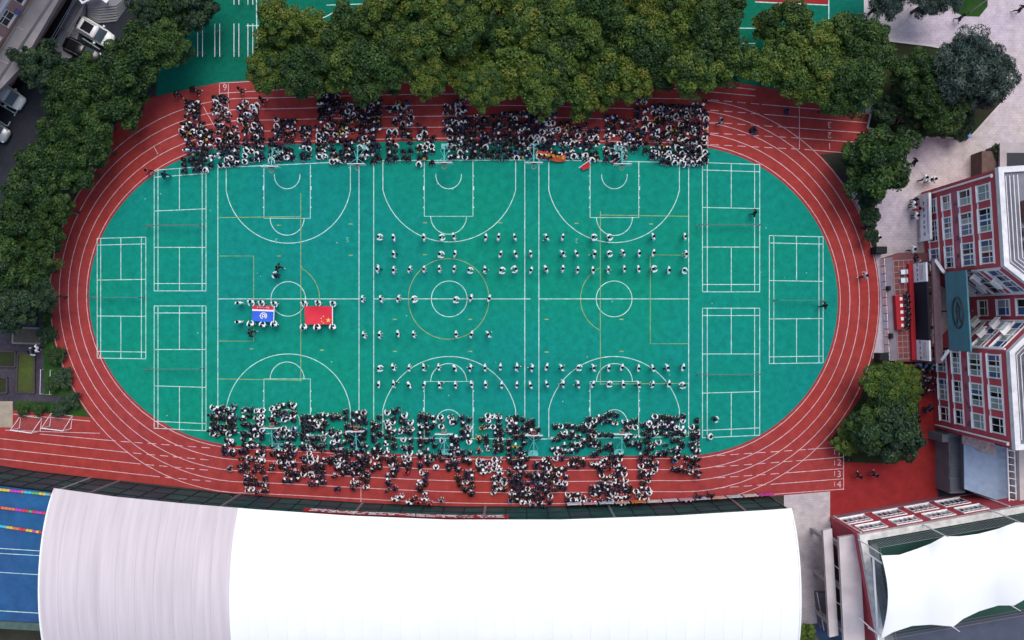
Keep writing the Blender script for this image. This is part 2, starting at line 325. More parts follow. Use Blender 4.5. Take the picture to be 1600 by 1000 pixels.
def net(x0, x1, y, lab):
    a = W(x0,y); b = W(x1,y); cx = (a[0]+b[0])/2
    e = empty('badminton_net', (cx, a[1], 0.02), 0, f'low badminton net across the {lab} badminton court', 'net', 'badminton nets')
    L = b[0]-a[0]
    for sgn in (-1,1):
        mb = MB(); mb.tube([(sgn*L/2,0,0),(sgn*L/2,0,1.55)], 0.03, 6); mb.box(sgn*L/2-.1,sgn*L/2+.1,-.14,.14,0,.08); mb.build('post', mat('net_post',(0.06,0.12,0.12),.6), e)
    mb = MB()
    mb.box(-L/2,L/2,-.018,.018,1.5,1.55)
    for i in range(5): mb.box(-L/2,L/2,-.006,.006,.85+i*.14,.86+i*.14)
    for i in range(int(L/.2)): mb.box(-L/2+i*.2,-L/2+i*.2+.012,-.006,.006,.8,1.5)
    mb.build('net', M_net, e)
for xs, ys, tl, bl, lab in BC:
    badminton(xs, ys, tl, bl); net(xs[0]-8 if lab!='far right' else xs[0]+8, xs[4]-3, ys[3], lab)

# ---------------------------------------------------------------- basketball hoops
def hoop_parts():
    d = []
    mb = MB(); mb.box(-.45,.45,-.25,.25,.02,.42); mb.box(-.5,.5,-.3,.3,.42,.47); d.append(('weight_box', mb.mesh('weight_box', M_teal)))
    mb = MB(); mb.tube([(0,.1,.45),(0,.35,2.9)], .07, 8); mb.tube([(0,.33,2.7),(0,2.2,3.2)], .06, 8); d.append(('post', mb.mesh('post', M_teal)))
    for s in (-1,1):
        mb = MB(); mb.tube([(s*.42,.15,.45),(s*.44,.7,2.3),(s*.08,1.5,3.0)], .035, 6); mb.tube([(0,1.55,3.0),(s*.8,2.2,3.5)], .025, 6); d.append(('brace', mb.mesh('brace', M_teal)))
    mb = MB(); mb.box(-.9,.9,2.22,2.26,2.9,3.95); d.append(('backboard', mb.mesh('backboard', M_white)))
    mb = MB(); mb.box(-.3,.3,2.262,2.268,3.05,3.5); d.append(('target_frame', mb.mesh('target_frame', M_redcloth)))
    mo = mat('orange_rim', (0.55,0.10,0.03), 0.5)
    mb = MB(); mb.tube([(.23*math.cos(a*math.pi/8),2.52+.23*math.sin(a*math.pi/8),3.05) for a in range(16)], .02, 6, closed=True); mb.box(-.06,.06,2.26,2.32,3.0,3.06); d.append(('rim', mb.mesh('rim', mo)))
    mb = MB()
    for a in range(12): t = a*math.pi/6; mb.tube([(.22*math.cos(t),2.52+.22*math.sin(t),3.04),(.13*math.cos(t+.3),2.52+.13*math.sin(t+.3),2.65)], .007, 3)
    d.append(('net', mb.mesh('net', M_white)))
    return d
HP = hoop_parts()
tops = [(435,235),(565,231),(697,229),(833,229),(967,231)]; bots = [(435,697),(563,702),(697,706),(833,708),(967,706)]
for row, lst, rz in (('upper', tops, math.pi), ('lower', bots, 0)):
    for i, (x, y) in enumerate(lst):
        a, b = W(x, y, .4)
        e = empty('basketball_hoop', (a,b,.02), rz, f'teal basketball hoop with white backboard, {ordn(i+1)} from left at {row} end of courts', 'basketball hoop', 'teal basketball hoops')
        for n, me in HP: link(n, me, e)

# ---------------------------------------------------------------- football goals
def goal(front, lab):
    (x0,y0),(x1,y1) = W(*front[0]), W(*front[1]); F = Fr((x0,y0),(x1,y1), flip=True); L = F.L
    e = empty('football_goal', (x0,y0,.01), 0, lab, 'goal', 'small white football goals'); o = Vector((x0,y0,0)); P = lambda s,z,d: F.p(s,z,d)-o
    for s in (0, L): MB().tube([P(s,0,0),P(s,1.75,0)], .045, 6).build('upright', M_white, e)
    MB().tube([P(0,1.75,0),P(L,1.75,0)], .045, 6).build('crossbar', M_white, e)
    MB().tube([P(0,.04,0),P(0,.04,1.35),P(L,.04,1.35),P(L,.04,0)], .035, 6).build('base_frame', M_white, e)
    for s in (0, L): MB().tube([P(s,1.75,0),P(s,.05,1.35)], .03, 6).build('side_bar', M_white, e)
    mb = MB()
    for i in range(1,9): mb.tube([P(L*i/9,1.73,.02),P(L*i/9,.05,1.33)], .005, 3)
    for i in range(1,9): t = i/9; mb.tube([P(0,1.75-1.7*t,1.35*t),P(L,1.75-1.7*t,1.35*t)], .005, 3)
    mb.build('net', mat('goal_net', (0.35,0.3,0.32), .8), e)
goal([(30.5,669),(63,673.5)], 'small white football goal beside the sand patch, the left one')
goal([(78,666),(111,670)], 'small white football goal nearer the track bend, the right one')

# ---------------------------------------------------------------- parallel bars on the upper court
def pbars(px, y0, y1, lab):
    ax, ay = W(px, (y0+y1)/2); L = (y1-y0)/S*.98
    e = empty('parallel_bars', (ax,ay,0), 0, lab, 'parallel bars', 'exercise parallel bars on the upper court')
    for s in (-1,1):
        MB().tube([(s*.25,-L/2,1.35),(s*.25,L/2,1.35)], .035, 6).build('bar', M_white, e)
        for t in (-1,1): MB().tube([(s*.25,t*L*.33,0),(s*.25,t*L*.33,1.33)], .035, 6).build('post', M_steel, e)
for i, x in enumerate((319.5,346,375.5,397)):
    pbars(x, 43, 95, f'pale parallel bars, {ordn(i+1)} from left in the lower row on green court')
    if i > 1: pbars(x, -38, 15, f'pale parallel bars cut by the top edge, {ordn(i-1)} from left')
uc = bpy.data.objects['upper_sports_court']
mb = MB(); mb.strip(WP(arc(480,-40,72,72,80,-10,20)), .1, 0.0); mb.strip(WP([(510,8),(660,3)]), .08, 0.002); mb.strip(WP([(385,40),(1350,45)]), .1, 0.0); mb.strip(WP([(400,-50),(402,110)]), .1, .002)
mb.strip(WP([(700,66),(1180,68)]), .1, 0.004); mb.build('line_marking', M_line, uc)
# ---------------------------------------------------------------- white vaulted hall along the lower edge
EV = 7.5
roofpx = [(-140,735),(0,756),(86,766),(180,779),(290,790),(400,799),(550,809),(700,815),(875,815),(1050,809),(1200,800),(1239,797)]
eave = WP(roofpx, EV)
def ev(x):
    for (a,b),(c,d) in zip(eave, eave[1:]):
        if a <= x <= c or (c,d) == eave[-1]: return b+(d-b)*(x-a)/(c-a)
    return eave[0][1]
XL, XR = -43.84, 26.75
hall = empty('sports_hall', ((XL+XR)/2, -22, 0), 0, 'long hall with white vaulted membrane roof and dark green glass front below the track', 'hall')
ho = Vector(hall.location)
def hb(mb, name, m, parent=hall, smooth=False): 
    o = mb.build(name, m, parent, smooth); o.location = -ho if parent is hall else (0,0,0); return o
YB = -33.5
def vz(x, y):           # vault height
    yf = ev(x); c = (yf+YB)/2-.2; hw = (yf-YB)/2; t = (y-c)/hw; return EV + .25 + 2.75*max(0, 1-t*t)**.75
nb = 40; xs = [XL+(XR-XL)*i/nb for i in range(nb+1)]
for i in range(nb):
    mb = MB(); vs = []; n = 18; cols = 5
    for k in range(cols):
        x = xs[i]+(xs[i+1]-xs[i])*k/(cols-1); sag = -.05*math.sin(math.pi*k/(cols-1))
        for j in range(n+1): y = ev(x)+(YB-ev(x))*j/n + (0.25 if j == 0 else 0); vs.append((x, y, vz(x,y)+sag*(1 if 0<j<n else 0)))
    mb.add(vs, [(k*(n+1)+j, (k+1)*(n+1)+j, (k+1)*(n+1)+j+1, k*(n+1)+j+1) for k in range(cols-1) for j in range(n)])
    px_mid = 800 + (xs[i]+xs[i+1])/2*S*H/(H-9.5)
    hb(mb, 'roof_panel', M_membrane_dim if px_mid < 362 else M_membrane, smooth=True)
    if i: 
        x = xs[i]; hb(MB().tube([(x, ev(x)+(YB-ev(x))*j/18, vz(x, ev(x)+(YB-ev(x))*j/18)+.0) for j in range(19)], .022, 5), 'roof_seam', mat('seam_membrane',(0.44,0.40,0.44),.6) if 800+x*S*H/(H-9.5) < 362 else mat('white_seam',(0.72,0.72,0.73),.6))  # left seams darker, following the exposure step painted into those bays
for x, nm in ((XL,'gable'),(XR,'gable')):
    mb = MB(); prof = [(ev(x)+(YB-ev(x))*j/18) for j in range(19)]
    mb.add([(x,y,0) for y in prof]+[(x,y,vz(x,y)-.03) for y in prof], [(j,j+1,19+j+1,19+j) for j in range(18)]); hb(mb, nm, M_concl)
    hb(MB().tube([(x,y,vz(x,y)) for y in prof], .10, 6), 'roof_rim', M_membrane)
# glass front: each pane a part
def fy(x): return ev(x) - .12
xsg = []; x = -60.0
while x < XR-.4: xsg.append(x); x += 2.12
xsg.append(XR-.05)
rows = [(0.3,2.7),(2.8,5.1),(5.2,7.2)]
for i in range(len(xsg)-1):
    a, b = xsg[i], xsg[i+1]
    for r, (z0,z1) in enumerate(rows):
        mb = MB(); q = .05
        mb.hexa([(a+q,fy(a)-.06,z0),(b-q,fy(b)-.06,z0),(b-q,fy(b),z0),(a+q,fy(a),z0),(a+q,fy(a)-.06,z1),(b-q,fy(b)-.06,z1),(b-q,fy(b),z1),(a+q,fy(a),z1)])
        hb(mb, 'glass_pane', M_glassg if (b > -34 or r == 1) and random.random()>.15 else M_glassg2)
for i, x in enumerate(xsg):
    big = i % 6 == 3
    hb(MB().box(x-(.12 if big else .035), x+(.12 if big else .035), fy(x)-.1, fy(x)+(.16 if big else .06), 0, 7.3), 'mullion', M_steel if big else M_dark)
for z in (0.15, 2.75, 5.15, 7.3):
    hb(MB().tube([(x, fy(x)+.02, z) for x in xsg], .06 if z<7 else .1, 4), 'transom', M_dark)
mb = MB()
for a, b in zip(xsg, xsg[1:]): mb.hexa([(a,fy(a)-.5,0),(b,fy(b)-.5,0),(b,fy(b)-.2,0),(a,fy(a)-.2,0),(a,fy(a)-.5,7.2),(b,fy(b)-.5,7.2),(b,fy(b)-.2,7.2),(a,fy(a)-.2,7.2)])
hb(mb, 'back_wall', M_dark)
# red slogan banner on the glass front
def bannerstrip(name, px0, px1, z0, z1, m, mg, lab, nchar, off=.22):
    x0 = W(px0,0,(z0+z1)/2)[0]; x1 = W(px1,0,(z0+z1)/2)[0]; n = 24; mb = MB()
    X = [x0+(x1-x0)*i/n for i in range(n+1)]
    for a, b in zip(X, X[1:]): mb.hexa([(a,fy(a)+off-.03,z0),(b,fy(b)+off-.03,z0),(b,fy(b)+off,z0),(a,fy(a)+off,z0),(a,fy(a)+off-.03,z1),(b,fy(b)+off-.03,z1),(b,fy(b)+off,z1),(a,fy(a)+off,z1)])
    o = tag(mb.build(name, m), lab, 'banner')
    g = MB(); 
    for k in range(nchar):
        s = x0+(x1-x0)*(k+.9)/(nchar+.8); glyph(g, lambda u, v: (u, fy(u)+off+.006, v), s, (z0+z1)/2, (z1-z0)*.8, .22)
    g.build('lettering', mg, o)
bannerstrip('slogan_banner', 475, 795, 4.9, 6.4, M_redcloth, M_white, 'long red slogan banner with white characters on the dark glass front', 20)
pal = [(0.6,0.6,0.66),(0.55,0.3,0.38),(0.5,0.52,0.6),(0.62,0.35,0.3),(0.45,0.55,0.6),(0.6,0.55,0.5)]
for i in range(13):
    a = 886+i*25; x0 = W(a,0,1.2)[0]; x1 = W(a+22,0,1.2)[0]; z0, z1 = .7, 1.9; yy = lambda u: fy(u)+.55
    c = (0.5,0.05,0.3) if i == 12 else (0.6,0.16,0.03) if i == 4 else pal[i % 6]
    mb = MB(); mb.hexa([(x0,yy(x0)-.03,z0),(x1,yy(x1)-.03,z0),(x1,yy(x1),z0),(x0,yy(x0),z0),(x0,yy(x0)-.03,z1),(x1,yy(x1)-.03,z1),(x1,yy(x1),z1),(x0,yy(x0),z1)])
    o = mb.build('display_board', mat(f'board_print_{i}', c, .6, .35, 3))
    mb = MB()
    for u in (x0+.1, x1-.1): mb.box(u-.03,u+.03,yy(u)-.1,yy(u)-.04,0.0,1.9)
    mb.build('leg', M_steel, o)
    tag(o, f'low printed display board, {ordn(i+1)} from left in front of the glass hall', 'display board', 'display boards by the hall')
# blue deck left of the vault with strings of coloured floats
deckp = [(-62,ev(-60)-.3),(-50,ev(-50)-.3),(XL-.05,ev(XL)-.3),(XL-.05,-29.2),(-62,-28.2)]
dk = tag(MB().prism(deckp, 7.0, 7.25).build('blue_deck', [M_bluef]), kind='structure')
mb = MB(); mb.strip([(-62,-21.2),(XL-.1,-22.3)], .06, 7.256); mb.strip([(-62,-21.75),(XL-.1,-22.75)], .06, 7.256); mb.strip([(-62,-23.5),(XL-.1,-24.6)], .06, 7.256); mb.strip([(-62,-27.2),(XL-.1,-28.3)], .07, 7.256); mb.build('line_marking', M_line, dk)
fc = [mat('float_'+n, c, .5) for n, c in (('red',(.6,.03,.05)),('yellow',(.6,.45,.04)),('cyan',(.05,.42,.55)),('magenta',(.5,.04,.35)),('green',(.1,.35,.1)),('orange',(.6,.16,.05)))]
for i, (ya, yb) in enumerate((((766),(773.5)),((793),(803)),((821),(833)))):
    a = W(-40, ya-5, 7.4); b = W(84-i*6, yb, 7.4); mb = MB(); n = 22; last = 0
    for k in range(n):
        if k % 2 == 0 or random.random() < .4: last = random.randrange(6)
        p = [(a[0]+(b[0]-a[0])*t, a[1]+(b[1]-a[1])*t, 7.42) for t in (k/n, (k+.9)/n)]; mb.tube(p, .13, 6, last)
    o = mb.build('float_line', fc); mb = MB().tube([(a[0],a[1],7.4),(b[0],b[1],7.4)], .04, 4); mb.build('rope', M_white, o)
    tag(o, f'string of multicoloured floats, {["topmost","middle","lowest"][i]} of three on the blue deck', 'float line', 'coloured float lines')
mb = MB().prism([(-62,-28.2),(XL-.1,-29.2),(XL-.1,-29.9),(-62,-28.9)], 6.0, 7.5); o = mb.build('deck_parapet', mat('green_grey_parapet',(0.05,0.09,0.08),.8,.2), dk)

# ---------------------------------------------------------------- windows helper
def window(par, F, s0, s1, z0, z1, panes, off=(0,0,0), rows=2, fw=.11, gl=None, proud=.10):
    org = Vector(off); G = lambda mb, *a, m=0: mb.fbox(F, *a, m)
    mb = MB()
    G(mb, s0,s1,z0,z0+fw,.005,proud); G(mb, s0,s1,z1-fw,z1,.005,proud); G(mb, s0,s0+fw,z0+fw,z1-fw,.005,proud); G(mb, s1-fw,s1,z0+fw,z1-fw,.005,proud)
    w = (s1-s0-2*fw)/panes
    for k in range(1, panes):
        t = .07 if (panes == 4 and k == 2) else .03; G(mb, s0+fw+w*k-t, s0+fw+w*k+t, z0+fw, z1-fw, .005, proud-.02)
    tr = z0+fw+(z1-z0-2*fw)*.68
    if rows == 2: G(mb, s0+fw, s1-fw, tr-.03, tr+.03, .005, proud-.03)
    f = mb.build('window', M_frame, par); f.location = -org
    mb = MB(); G(mb, s0-.03, s1+.03, z0-.09, z0-.012, .09, proud+.08); mb.build('sill', M_frame, f)
    for k in range(panes):
        mb = MB(); G(mb, s0+fw+w*k+.002, s0+fw+w*(k+1)-.002, z0+fw, z1-fw, .012, .03)
        mb.build('pane', gl or random.choice([M_glassd,M_glassd,M_glassb,M_glassb,M_glassc,M_glassc,M_glassc]), f)
    return f
# ---------------------------------------------------------------- main red school building (right)
th = R(3.5); O = Vector((43.35,1.0,0))
u_out = Vector((-math.cos(th), -math.sin(th), 0)); u_s = Vector((math.sin(th), -math.cos(th), 0))    # outwards to the field; along the front, downwards in the picture
def BP(s, d): p = O + u_s*s - u_out*d; return (p.x, p.y)
bld = empty('school_building', O, 0, 'four-storey red school building with white windows and recessed centre facing the track', 'building')
def bb(mb, n, m, par=bld, **k):
    o = mb.build(n, m, par, **k); o.location = -O if par is bld else (0,0,0); return o
HB = 15.0
plan = [BP(-12.3,0),BP(-3.8,0),BP(-1.15,3),BP(1.15,3),BP(3.8,0),BP(12.3,0),BP(12.3,16),BP(-12.3,16)]
bb(MB().prism(plan, 0, HB), 'wall', M_redw)
segs = [(BP(-12.3,0),BP(-3.8,0)),(BP(-3.8,0),BP(-1.15,3)),(BP(-1.15,3),BP(1.15,3)),(BP(1.15,3),BP(3.8,0)),(BP(3.8,0),BP(12.3,0))]
FF = [Fr(a,b) for a,b in segs]
for i, F in enumerate(FF):
    if F.p(0,0,1).x > F.p(0,0,0).x: F.n = -F.n
rowsz = [(1.4,3.3),(4.6,6.25),(8.0,10.2),(11.4,13.6)]
for wi in (0,4):
    F = FF[wi]; g = [(1.0,2.5,2),(3.15,5.35,4),(6.0,8.2,4)]
    if wi == 4: g = [(F.L-b, F.L-a, n) for a,b,n in g]
    g_ = g
    for (z0,z1) in rowsz:
        for a,b,n in g: window(bld, F, a, b, z0, z1, n, O)
    mb = MB(); mb.fbox(F, .9, F.L-.4, 6.75, 7.75, .004, .03); bb(mb, 'faded_band', M_pinkw)
    for k in range(4):
        g = MB(); glyph(g, lambda s_, z_: F.p(s_, z_, .036), 1.9+k*1.75, 7.25, .85, .08); bb(g, 'character', mat('calligraphy_black',(0.03,0.02,0.025),.7))
    ga = min(q[0] for q in g_)-.06; gb = max(q[1] for q in g_)+.06
    for (z0,z1) in rowsz:
        for z in (z0-.11,z1+.01):
            mb = MB(); mb.fbox(F, ga, gb, z, z+.10, .004, .085); bb(mb, 'string_course', M_frame)
    s = .42 if wi == 0 else F.L-.42
    bb(MB().tube([F.p(s,.3,.12),F.p(s,14.2,.12)], .085, 6), 'drainpipe', M_frame)
    bb(MB().tube([F.p(s,14.2,.12),F.p(s+.15,14.4,.25)], .13, 6), 'drain_hopper', M_frame)
for wi in (1,3):
    F = FF[wi]
    for (z0,z1) in rowsz[1:]: window(bld, F, .35, F.L-.35, z0, z1, 4, O)
    mb = MB(); mb.fbox(F, .15,.3,4.0,14.2,.005,.14); mb.fbox(F,F.L-.3,F.L-.15,4.0,14.2,.005,.14); bb(mb,'trim',M_frame)
    for k, (s, z) in enumerate(((1.0,9.2),(2.2,8.4),(1.7,11.9),(.8,5.2),(2.6,5.6))):
        p = F.p(s,z,0); ca = MB(); ca.fbox(F, s-.5, s+.45, z, z+.08, .1, .85); ca.fbox(F, s-.5,s+.45,z-.05,z+.9,.8,.84)
        bb(ca, 'open_casement', M_frame)
F = FF[2]
for (z0,z1) in rowsz[1:]: window(bld, F, .35, F.L-.35, z0, z1, 2, O)
# cornice, gutter rails and roof
top = [BP(-12.4,-.12),BP(-3.75,-.12),BP(-1.1,2.88),BP(1.1,2.88),BP(3.75,-.12),BP(12.4,-.12)]; inn = [BP(-11.9,.35),BP(-3.92,.35),BP(-1.27,3.35),BP(1.27,3.35),BP(3.92,.35),BP(11.9,.35)]
mb = MB(); zc0, zc1 = HB-.25, HB+.35
for i in range(5): mb.hexa([(*top[i],zc0),(*top[i+1],zc0),(*inn[i+1],zc0),(*inn[i],zc0),(*top[i],zc1),(*top[i+1],zc1),(*inn[i+1],zc1),(*inn[i],zc1)])
for sg in (-1,1):
    q = [BP(sg*12.4,-.12),BP(sg*11.9,.35),BP(sg*11.9,16),BP(sg*12.4,16)]; mb.prism(q, zc0, zc1-.003)
bb(mb, 'cornice', mat('weathered_white_cornice',(0.60,0.58,0.60),.7,.18,1.2))
for k in range(4):
    d = .6+.26*k; z = HB+.1+.16*k; ln = [(-11.6,d),(-4.1-.09*k,d),(-1.4-.09*k,3+d),(1.4+.09*k,3+d),(4.1+.09*k,d),(11.6,d)]
    bb(MB().tube([(*BP(s,dd),z) for s,dd in ln], .035, 5), 'roof_rail', M_frame)
bb(MB().prism([BP(-11.89,.36),BP(-3.92,.36),BP(-1.27,3.36),BP(1.27,3.36),BP(3.92,.36),BP(11.89,.36),BP(11.89,15.9),BP(-11.89,15.9)], HB+.004, HB+.06), 'roof', mat('grey_roof_sheet',(0.14,0.14,0.17),.7,.15,1.0))
# rooftop furniture
for i, (s, d, c, n, lab) in enumerate(((-8.4,2.5,(0.13,0.05,0.04),'rooftop_box','brown wooden crate on the grey school roof'),(-6.6,2.0,(0.06,0.03,0.03),'lounge_chair','dark brown seat on the school roof, the upper one'),(-5.5,2.0,(0.06,0.03,0.03),'lounge_chair','dark brown seat on the school roof, the lower one'))):
    x, y = BP(s,d); e = empty(n, (x,y,HB+.06), th, lab, 'chair' if 'chair' in n else 'crate'); mm = mat('wood_'+str(i), c, .6, .3, 4)
    if 'chair' in n:
        MB().box(-.35,.35,-.35,.35,.35,.45).build('seat', mm, e); MB().box(.3,.38,-.35,.35,.45,.9).build('backrest', mm, e)
        for a in (-.3,.3):
            for b in (-.3,.3): MB().box(a-.03,a+.03,b-.03,b+.03,0,.35).build('leg', mm, e)
    else:
        MB().box(-.7,.7,-.9,.9,0,.08).build('floor', mm, e)
        for a in (-1,1):
            MB().box(a*.7-.05,a*.7+.05,-.9,.9,.08,.7).build('side', mm, e); MB().box(-.65,.65,a*.9-.05,a*.9+.05,.08,.7).build('side', mm, e)
# entrance sign board with emblem
Fs = Fr(BP(-3.7,-1.05), BP(3.9,-1.05)); 
if Fs.p(0,0,1).x > Fs.p(0,0,0).x: Fs.n = -Fs.n
sg = MB(); sg.fbox(Fs, 0, Fs.L, 6.3, 10.4, -.15, 0); sb = tag(sg.build('entrance_sign_board', mat('blue_teal_board',(0.045,0.17,0.225),.6,.12,.8)), 'teal entrance board with dark oval emblem in front of the building centre', 'sign board')
ring = [Fs.p(Fs.L*.52+1.45*math.cos(a*math.pi/16), 8.5+1.0*math.sin(a*math.pi/16), .06) for a in range(32)]
md = mat('emblem_bronze',(0.05,0.05,0.055),.4,metal=.3)
MB().tube(ring, .10, 6, closed=True).build('emblem_ring', md, sb)
c = Fs.L*.52; mb = MB()
for pts in ([(-1.0,-.1),(-.4,.45),(.3,.2),(.9,.5)],[(-.9,.0),(-.2,-.35),(.5,-.1),(1.0,-.3)],[(-.6,.3),(-.1,.0),(.6,.15)]): mb.tube([Fs.p(c+a,8.5+b,.05) for a,b in pts], .09, 5)
mb.build('emblem', md, sb)
mb = MB()
for s in (.1, Fs.L/2, Fs.L-.1): mb.fbox(Fs, s-.08, s+.08, 0, 10.6, -.4, -.16)
mb.build('support_post', M_dark, sb)
for s0, s1 in ((.0,-1.3),(Fs.L,Fs.L+1.0)):
    MB().tube([Fs.p(s0,6.2,.0),Fs.p(s1,4.9,.15)], .18, 4).build('strut', M_frame, sb)
# entrance porch beam
a = W(1456,404,5); b = W(1463,568,5); F = Fr(a,b)
if F.p(0,0,1).x > F.p(0,0,0).x: F.n = -F.n
pb = MB(); pb.fbox(F,0,F.L,4.7,5.0,-.72,0); po = tag(pb.build('porch_beam', mat('brown_tile_beam',(0.15,0.085,0.10),.8,.2,3)), 'long brown porch beam behind the stage screen', 'porch')
for s in (.3, F.L*.33, F.L*.66, F.L-.3): MB().fbox(F,s-.15,s+.15,0,4.7,-.6,-.3).build('post', M_concd, po)
# ---------------------------------------------------------------- stage
stf = W(1376,404); ste = W(1384,563)
st_poly = [stf, ste, W(1450,566), W(1447,396), W(1400,396)]
stage = empty('stage', (*W(1410,480),0), 0, 'raised brown tiled stage with stone front between track and building', 'stage'); so_ = Vector(stage.location)
def sgb(mb, n, m, par=stage): o = mb.build(n, m, par); o.location = -so_ if par is stage else (0,0,0); return o
SH = 1.1
sgb(MB().prism(st_poly, 0, SH), 'platform', mat('stage_brown',(0.16,0.055,0.06),.8,.2,1))
F = Fr(stf, ste)
if F.p(0,0,1).x > F.p(0,0,0).x: F.n = -F.n
nst = 13
for i in range(nst):
    c = random.choice([(0.78,0.75,0.78),(0.8,0.66,0.63),(0.66,0.66,0.74),(0.78,0.58,0.54)])
    mb = MB(); mb.fbox(F, F.L*i/nst+.04, F.L*(i+1)/nst-.04, .03, SH-.03, .003, .06); sgb(mb, 'stone_panel', mat('stage_stone_%d'%(i%5), c, .6, .35, 4))
mb = MB(); mb.fbox(F, 0, F.L, SH+.002, SH+.02, -.75, -.02); sgb(mb, 'edge_strip', mat('stage_grey',(0.20,0.17,0.21),.8,.15,1))
mt = mat('stage_tile',(0.17,0.04,0.04),.7,.25,1.5); mg = mat('stage_joint',(0.30,0.22,0.22),.8)
mb = MB(); mb.fbox(F, .3, F.L-.1, SH+.002, SH+.012, -2.95, -.8); sgb(mb, 'tile_bed', mg)
tn = 17; ts = (F.L-.5)/tn
for i in range(tn):
    for j in range(4):
        mb = MB(); mb.fbox(F, .35+i*ts+.035, .35+(i+1)*ts-.035, SH+.012, SH+.03, -.85-(j+1)*.52+.035, -.85-j*.52-.03); sgb(mb, 'tile', mt)
# screen wall
Fw = Fr(W(1424.5,412,1.2), W(1430.5,562,1.2))
if Fw.p(0,0,1).x > Fw.p(0,0,0).x: Fw.n = -Fw.n
scr = empty('screen_wall', Fw.p(Fw.L/2,0,0), 0, 'large dark screen on the stage with white printed panels at both ends', 'screen'); so2 = Vector(scr.location)
def scb(mb, n, m): o = mb.build(n, m, scr); o.location = -so2; return o
mb = MB(); mb.fbox(Fw, 0, Fw.L, SH, SH+.5, .05, .5); scb(mb, 'red_plinth', M_redcloth)
l1 = Fw.L*.20; l2 = Fw.L*.79
mb = MB(); mb.fbox(Fw, l1, l2, SH+.1, 4.4, -.2, 0); scb(mb, 'screen', mat('led_screen_off',(0.018,0.019,0.030),.7,spec=.15))
for a, b in ((.05,l1-.03),(l2+.03,Fw.L)):
    mb = MB(); mb.fbox(Fw, a, b, SH+.1, 4.4, -.15, .02); scb(mb, 'printed_panel', M_banner)
    g = MB(); 
    for k in range(4): glyph(g, lambda s_, z_: Fw.p(s_,z_,.03), a+(b-a)*(k+.5)/4, 2.5, .42, .18)
    scb(g, 'lettering', mat('ink_blue',(0.04,0.06,0.3),.6))
    g = MB()
    for k in range(3): g.fbox(Fw, a+.2, b-.2, 3.05+k*.3, 3.13+k*.3, .022, .028)
    scb(g, 'print_lines', mat('ink_red',(0.45,0.05,0.1),.6))
for k in range(5): 
    s = .2+k*(Fw.L-.4)/4; mb = MB(); mb.fbox(Fw, s-.05, s+.05, 0.0, 4.4, -.75, -.65); mb.fbox(Fw, s-.04,s+.04,4.2,4.3,-.65,-.2); scb(mb, 'truss', M_steel)
# loudspeakers
def speaker(px0, px1, py0, py1, h, lab, z=0):
    x0, y1 = W(px0, py0, z+h); x1, y0 = W(px1, py1, z+h); e = empty('loudspeaker', ((x0+x1)/2,(y0+y1)/2,z), 0, lab, 'loudspeaker'); a, b = (x1-x0)/2, (y1-y0)/2
    MB().box(-a,a,-b,b,.01,h).build('cabinet', M_black, e); MB().box(-a-.02,-a,-b+.05,b-.05,.08,h-.08).build('grille', M_dark, e)
    MB().box(-a+.05,a-.05,-b+.05,b-.05,h,h+.03).build('lid', M_dark, e)
speaker(1369,1386,385,396,1.5,'big black loudspeaker on the plaza by the upper corner of the stage')
speaker(1374,1388,552,563,1.4,'big black loudspeaker at the lower stage corner beside the green tree')
speaker(1387,1392,447,454,.5,'small black monitor speaker on the stage edge, the upper one',SH+.02)
speaker(1391,1396,521,529,.5,'small black monitor speaker on the stage edge, the lower one',SH+.02)
# judges' table
x, y = W(1407,488,1.9); e = empty('judges_table', (x,y,SH+.01), th, 'long table under a red cloth with white papers on the stage', 'table')
MB().box(-.42,.42,-1.75,1.75,.02,.74).build('tablecloth', M_redcloth, e); MB().box(-.40,.40,-1.73,1.73,.74,.77).build('top', M_redcloth, e)
for k in range(5): MB().box(.02,.3,-1.5+k*.68,-1.18+k*.68,.772,.78).build('paper', M_white, e)
x, y = W(1411,425,1.5)
for k, py in enumerate((425,438)):
    x, y = W(1411,py,1.5); e = empty('white_chair', (x,y,SH+.02), math.pi+th, f'white chair on the stage above the red table, the {["upper","lower"][k]} one', 'chair', 'white chairs on stage')
    MB().box(-.24,.24,-.24,.24,.42,.47).build('seat', M_white, e); MB().box(-.26,-.2,-.24,.24,.47,.95).build('backrest', M_white, e)
    for a in (-.2,.2):
        for b in (-.2,.2): MB().box(a-.02,a+.02,b-.02,b+.02,0,.42).build('leg', M_white, e)
# notice board on the plaza
Fn = Fr(W(1434,307,.4), W(1436,377,.4))
if Fn.p(0,0,1).x > Fn.p(0,0,0).x: Fn.n = -Fn.n
nbm = MB(); nbm.fbox(Fn,0,Fn.L,.5,2.9,-.12,0); nbo = tag(nbm.build('notice_banner', M_banner), 'long white printed banner wall with blue characters below the red facade', 'banner')
g = MB()
for k in range(6): glyph(g, lambda s_, z_: Fn.p(s_,z_,.008), .9+k*.62, 1.75, .5, .2)
g.build('lettering', mat('ink_blue2',(0.05,0.12,0.4),.6), nbo)
g = MB(); g.fbox(Fn,.5,Fn.L-.6,2.45,2.6,.002,.01); g.fbox(Fn,.3,Fn.L-.3,.55,.8,.002,.01); g.build('print_band', mat('ink_pink',(0.5,0.25,0.28),.6,.5,4), nbo)
g = MB(); g.fbox(Fn,-.05,Fn.L+.05,2.9,2.98,-.2,.05); g.fbox(Fn,-.08,0,.0,2.98,-.2,.05); g.fbox(Fn,Fn.L,Fn.L+.08,0,2.98,-.2,.05); g.build('frame', M_frame, nbo)
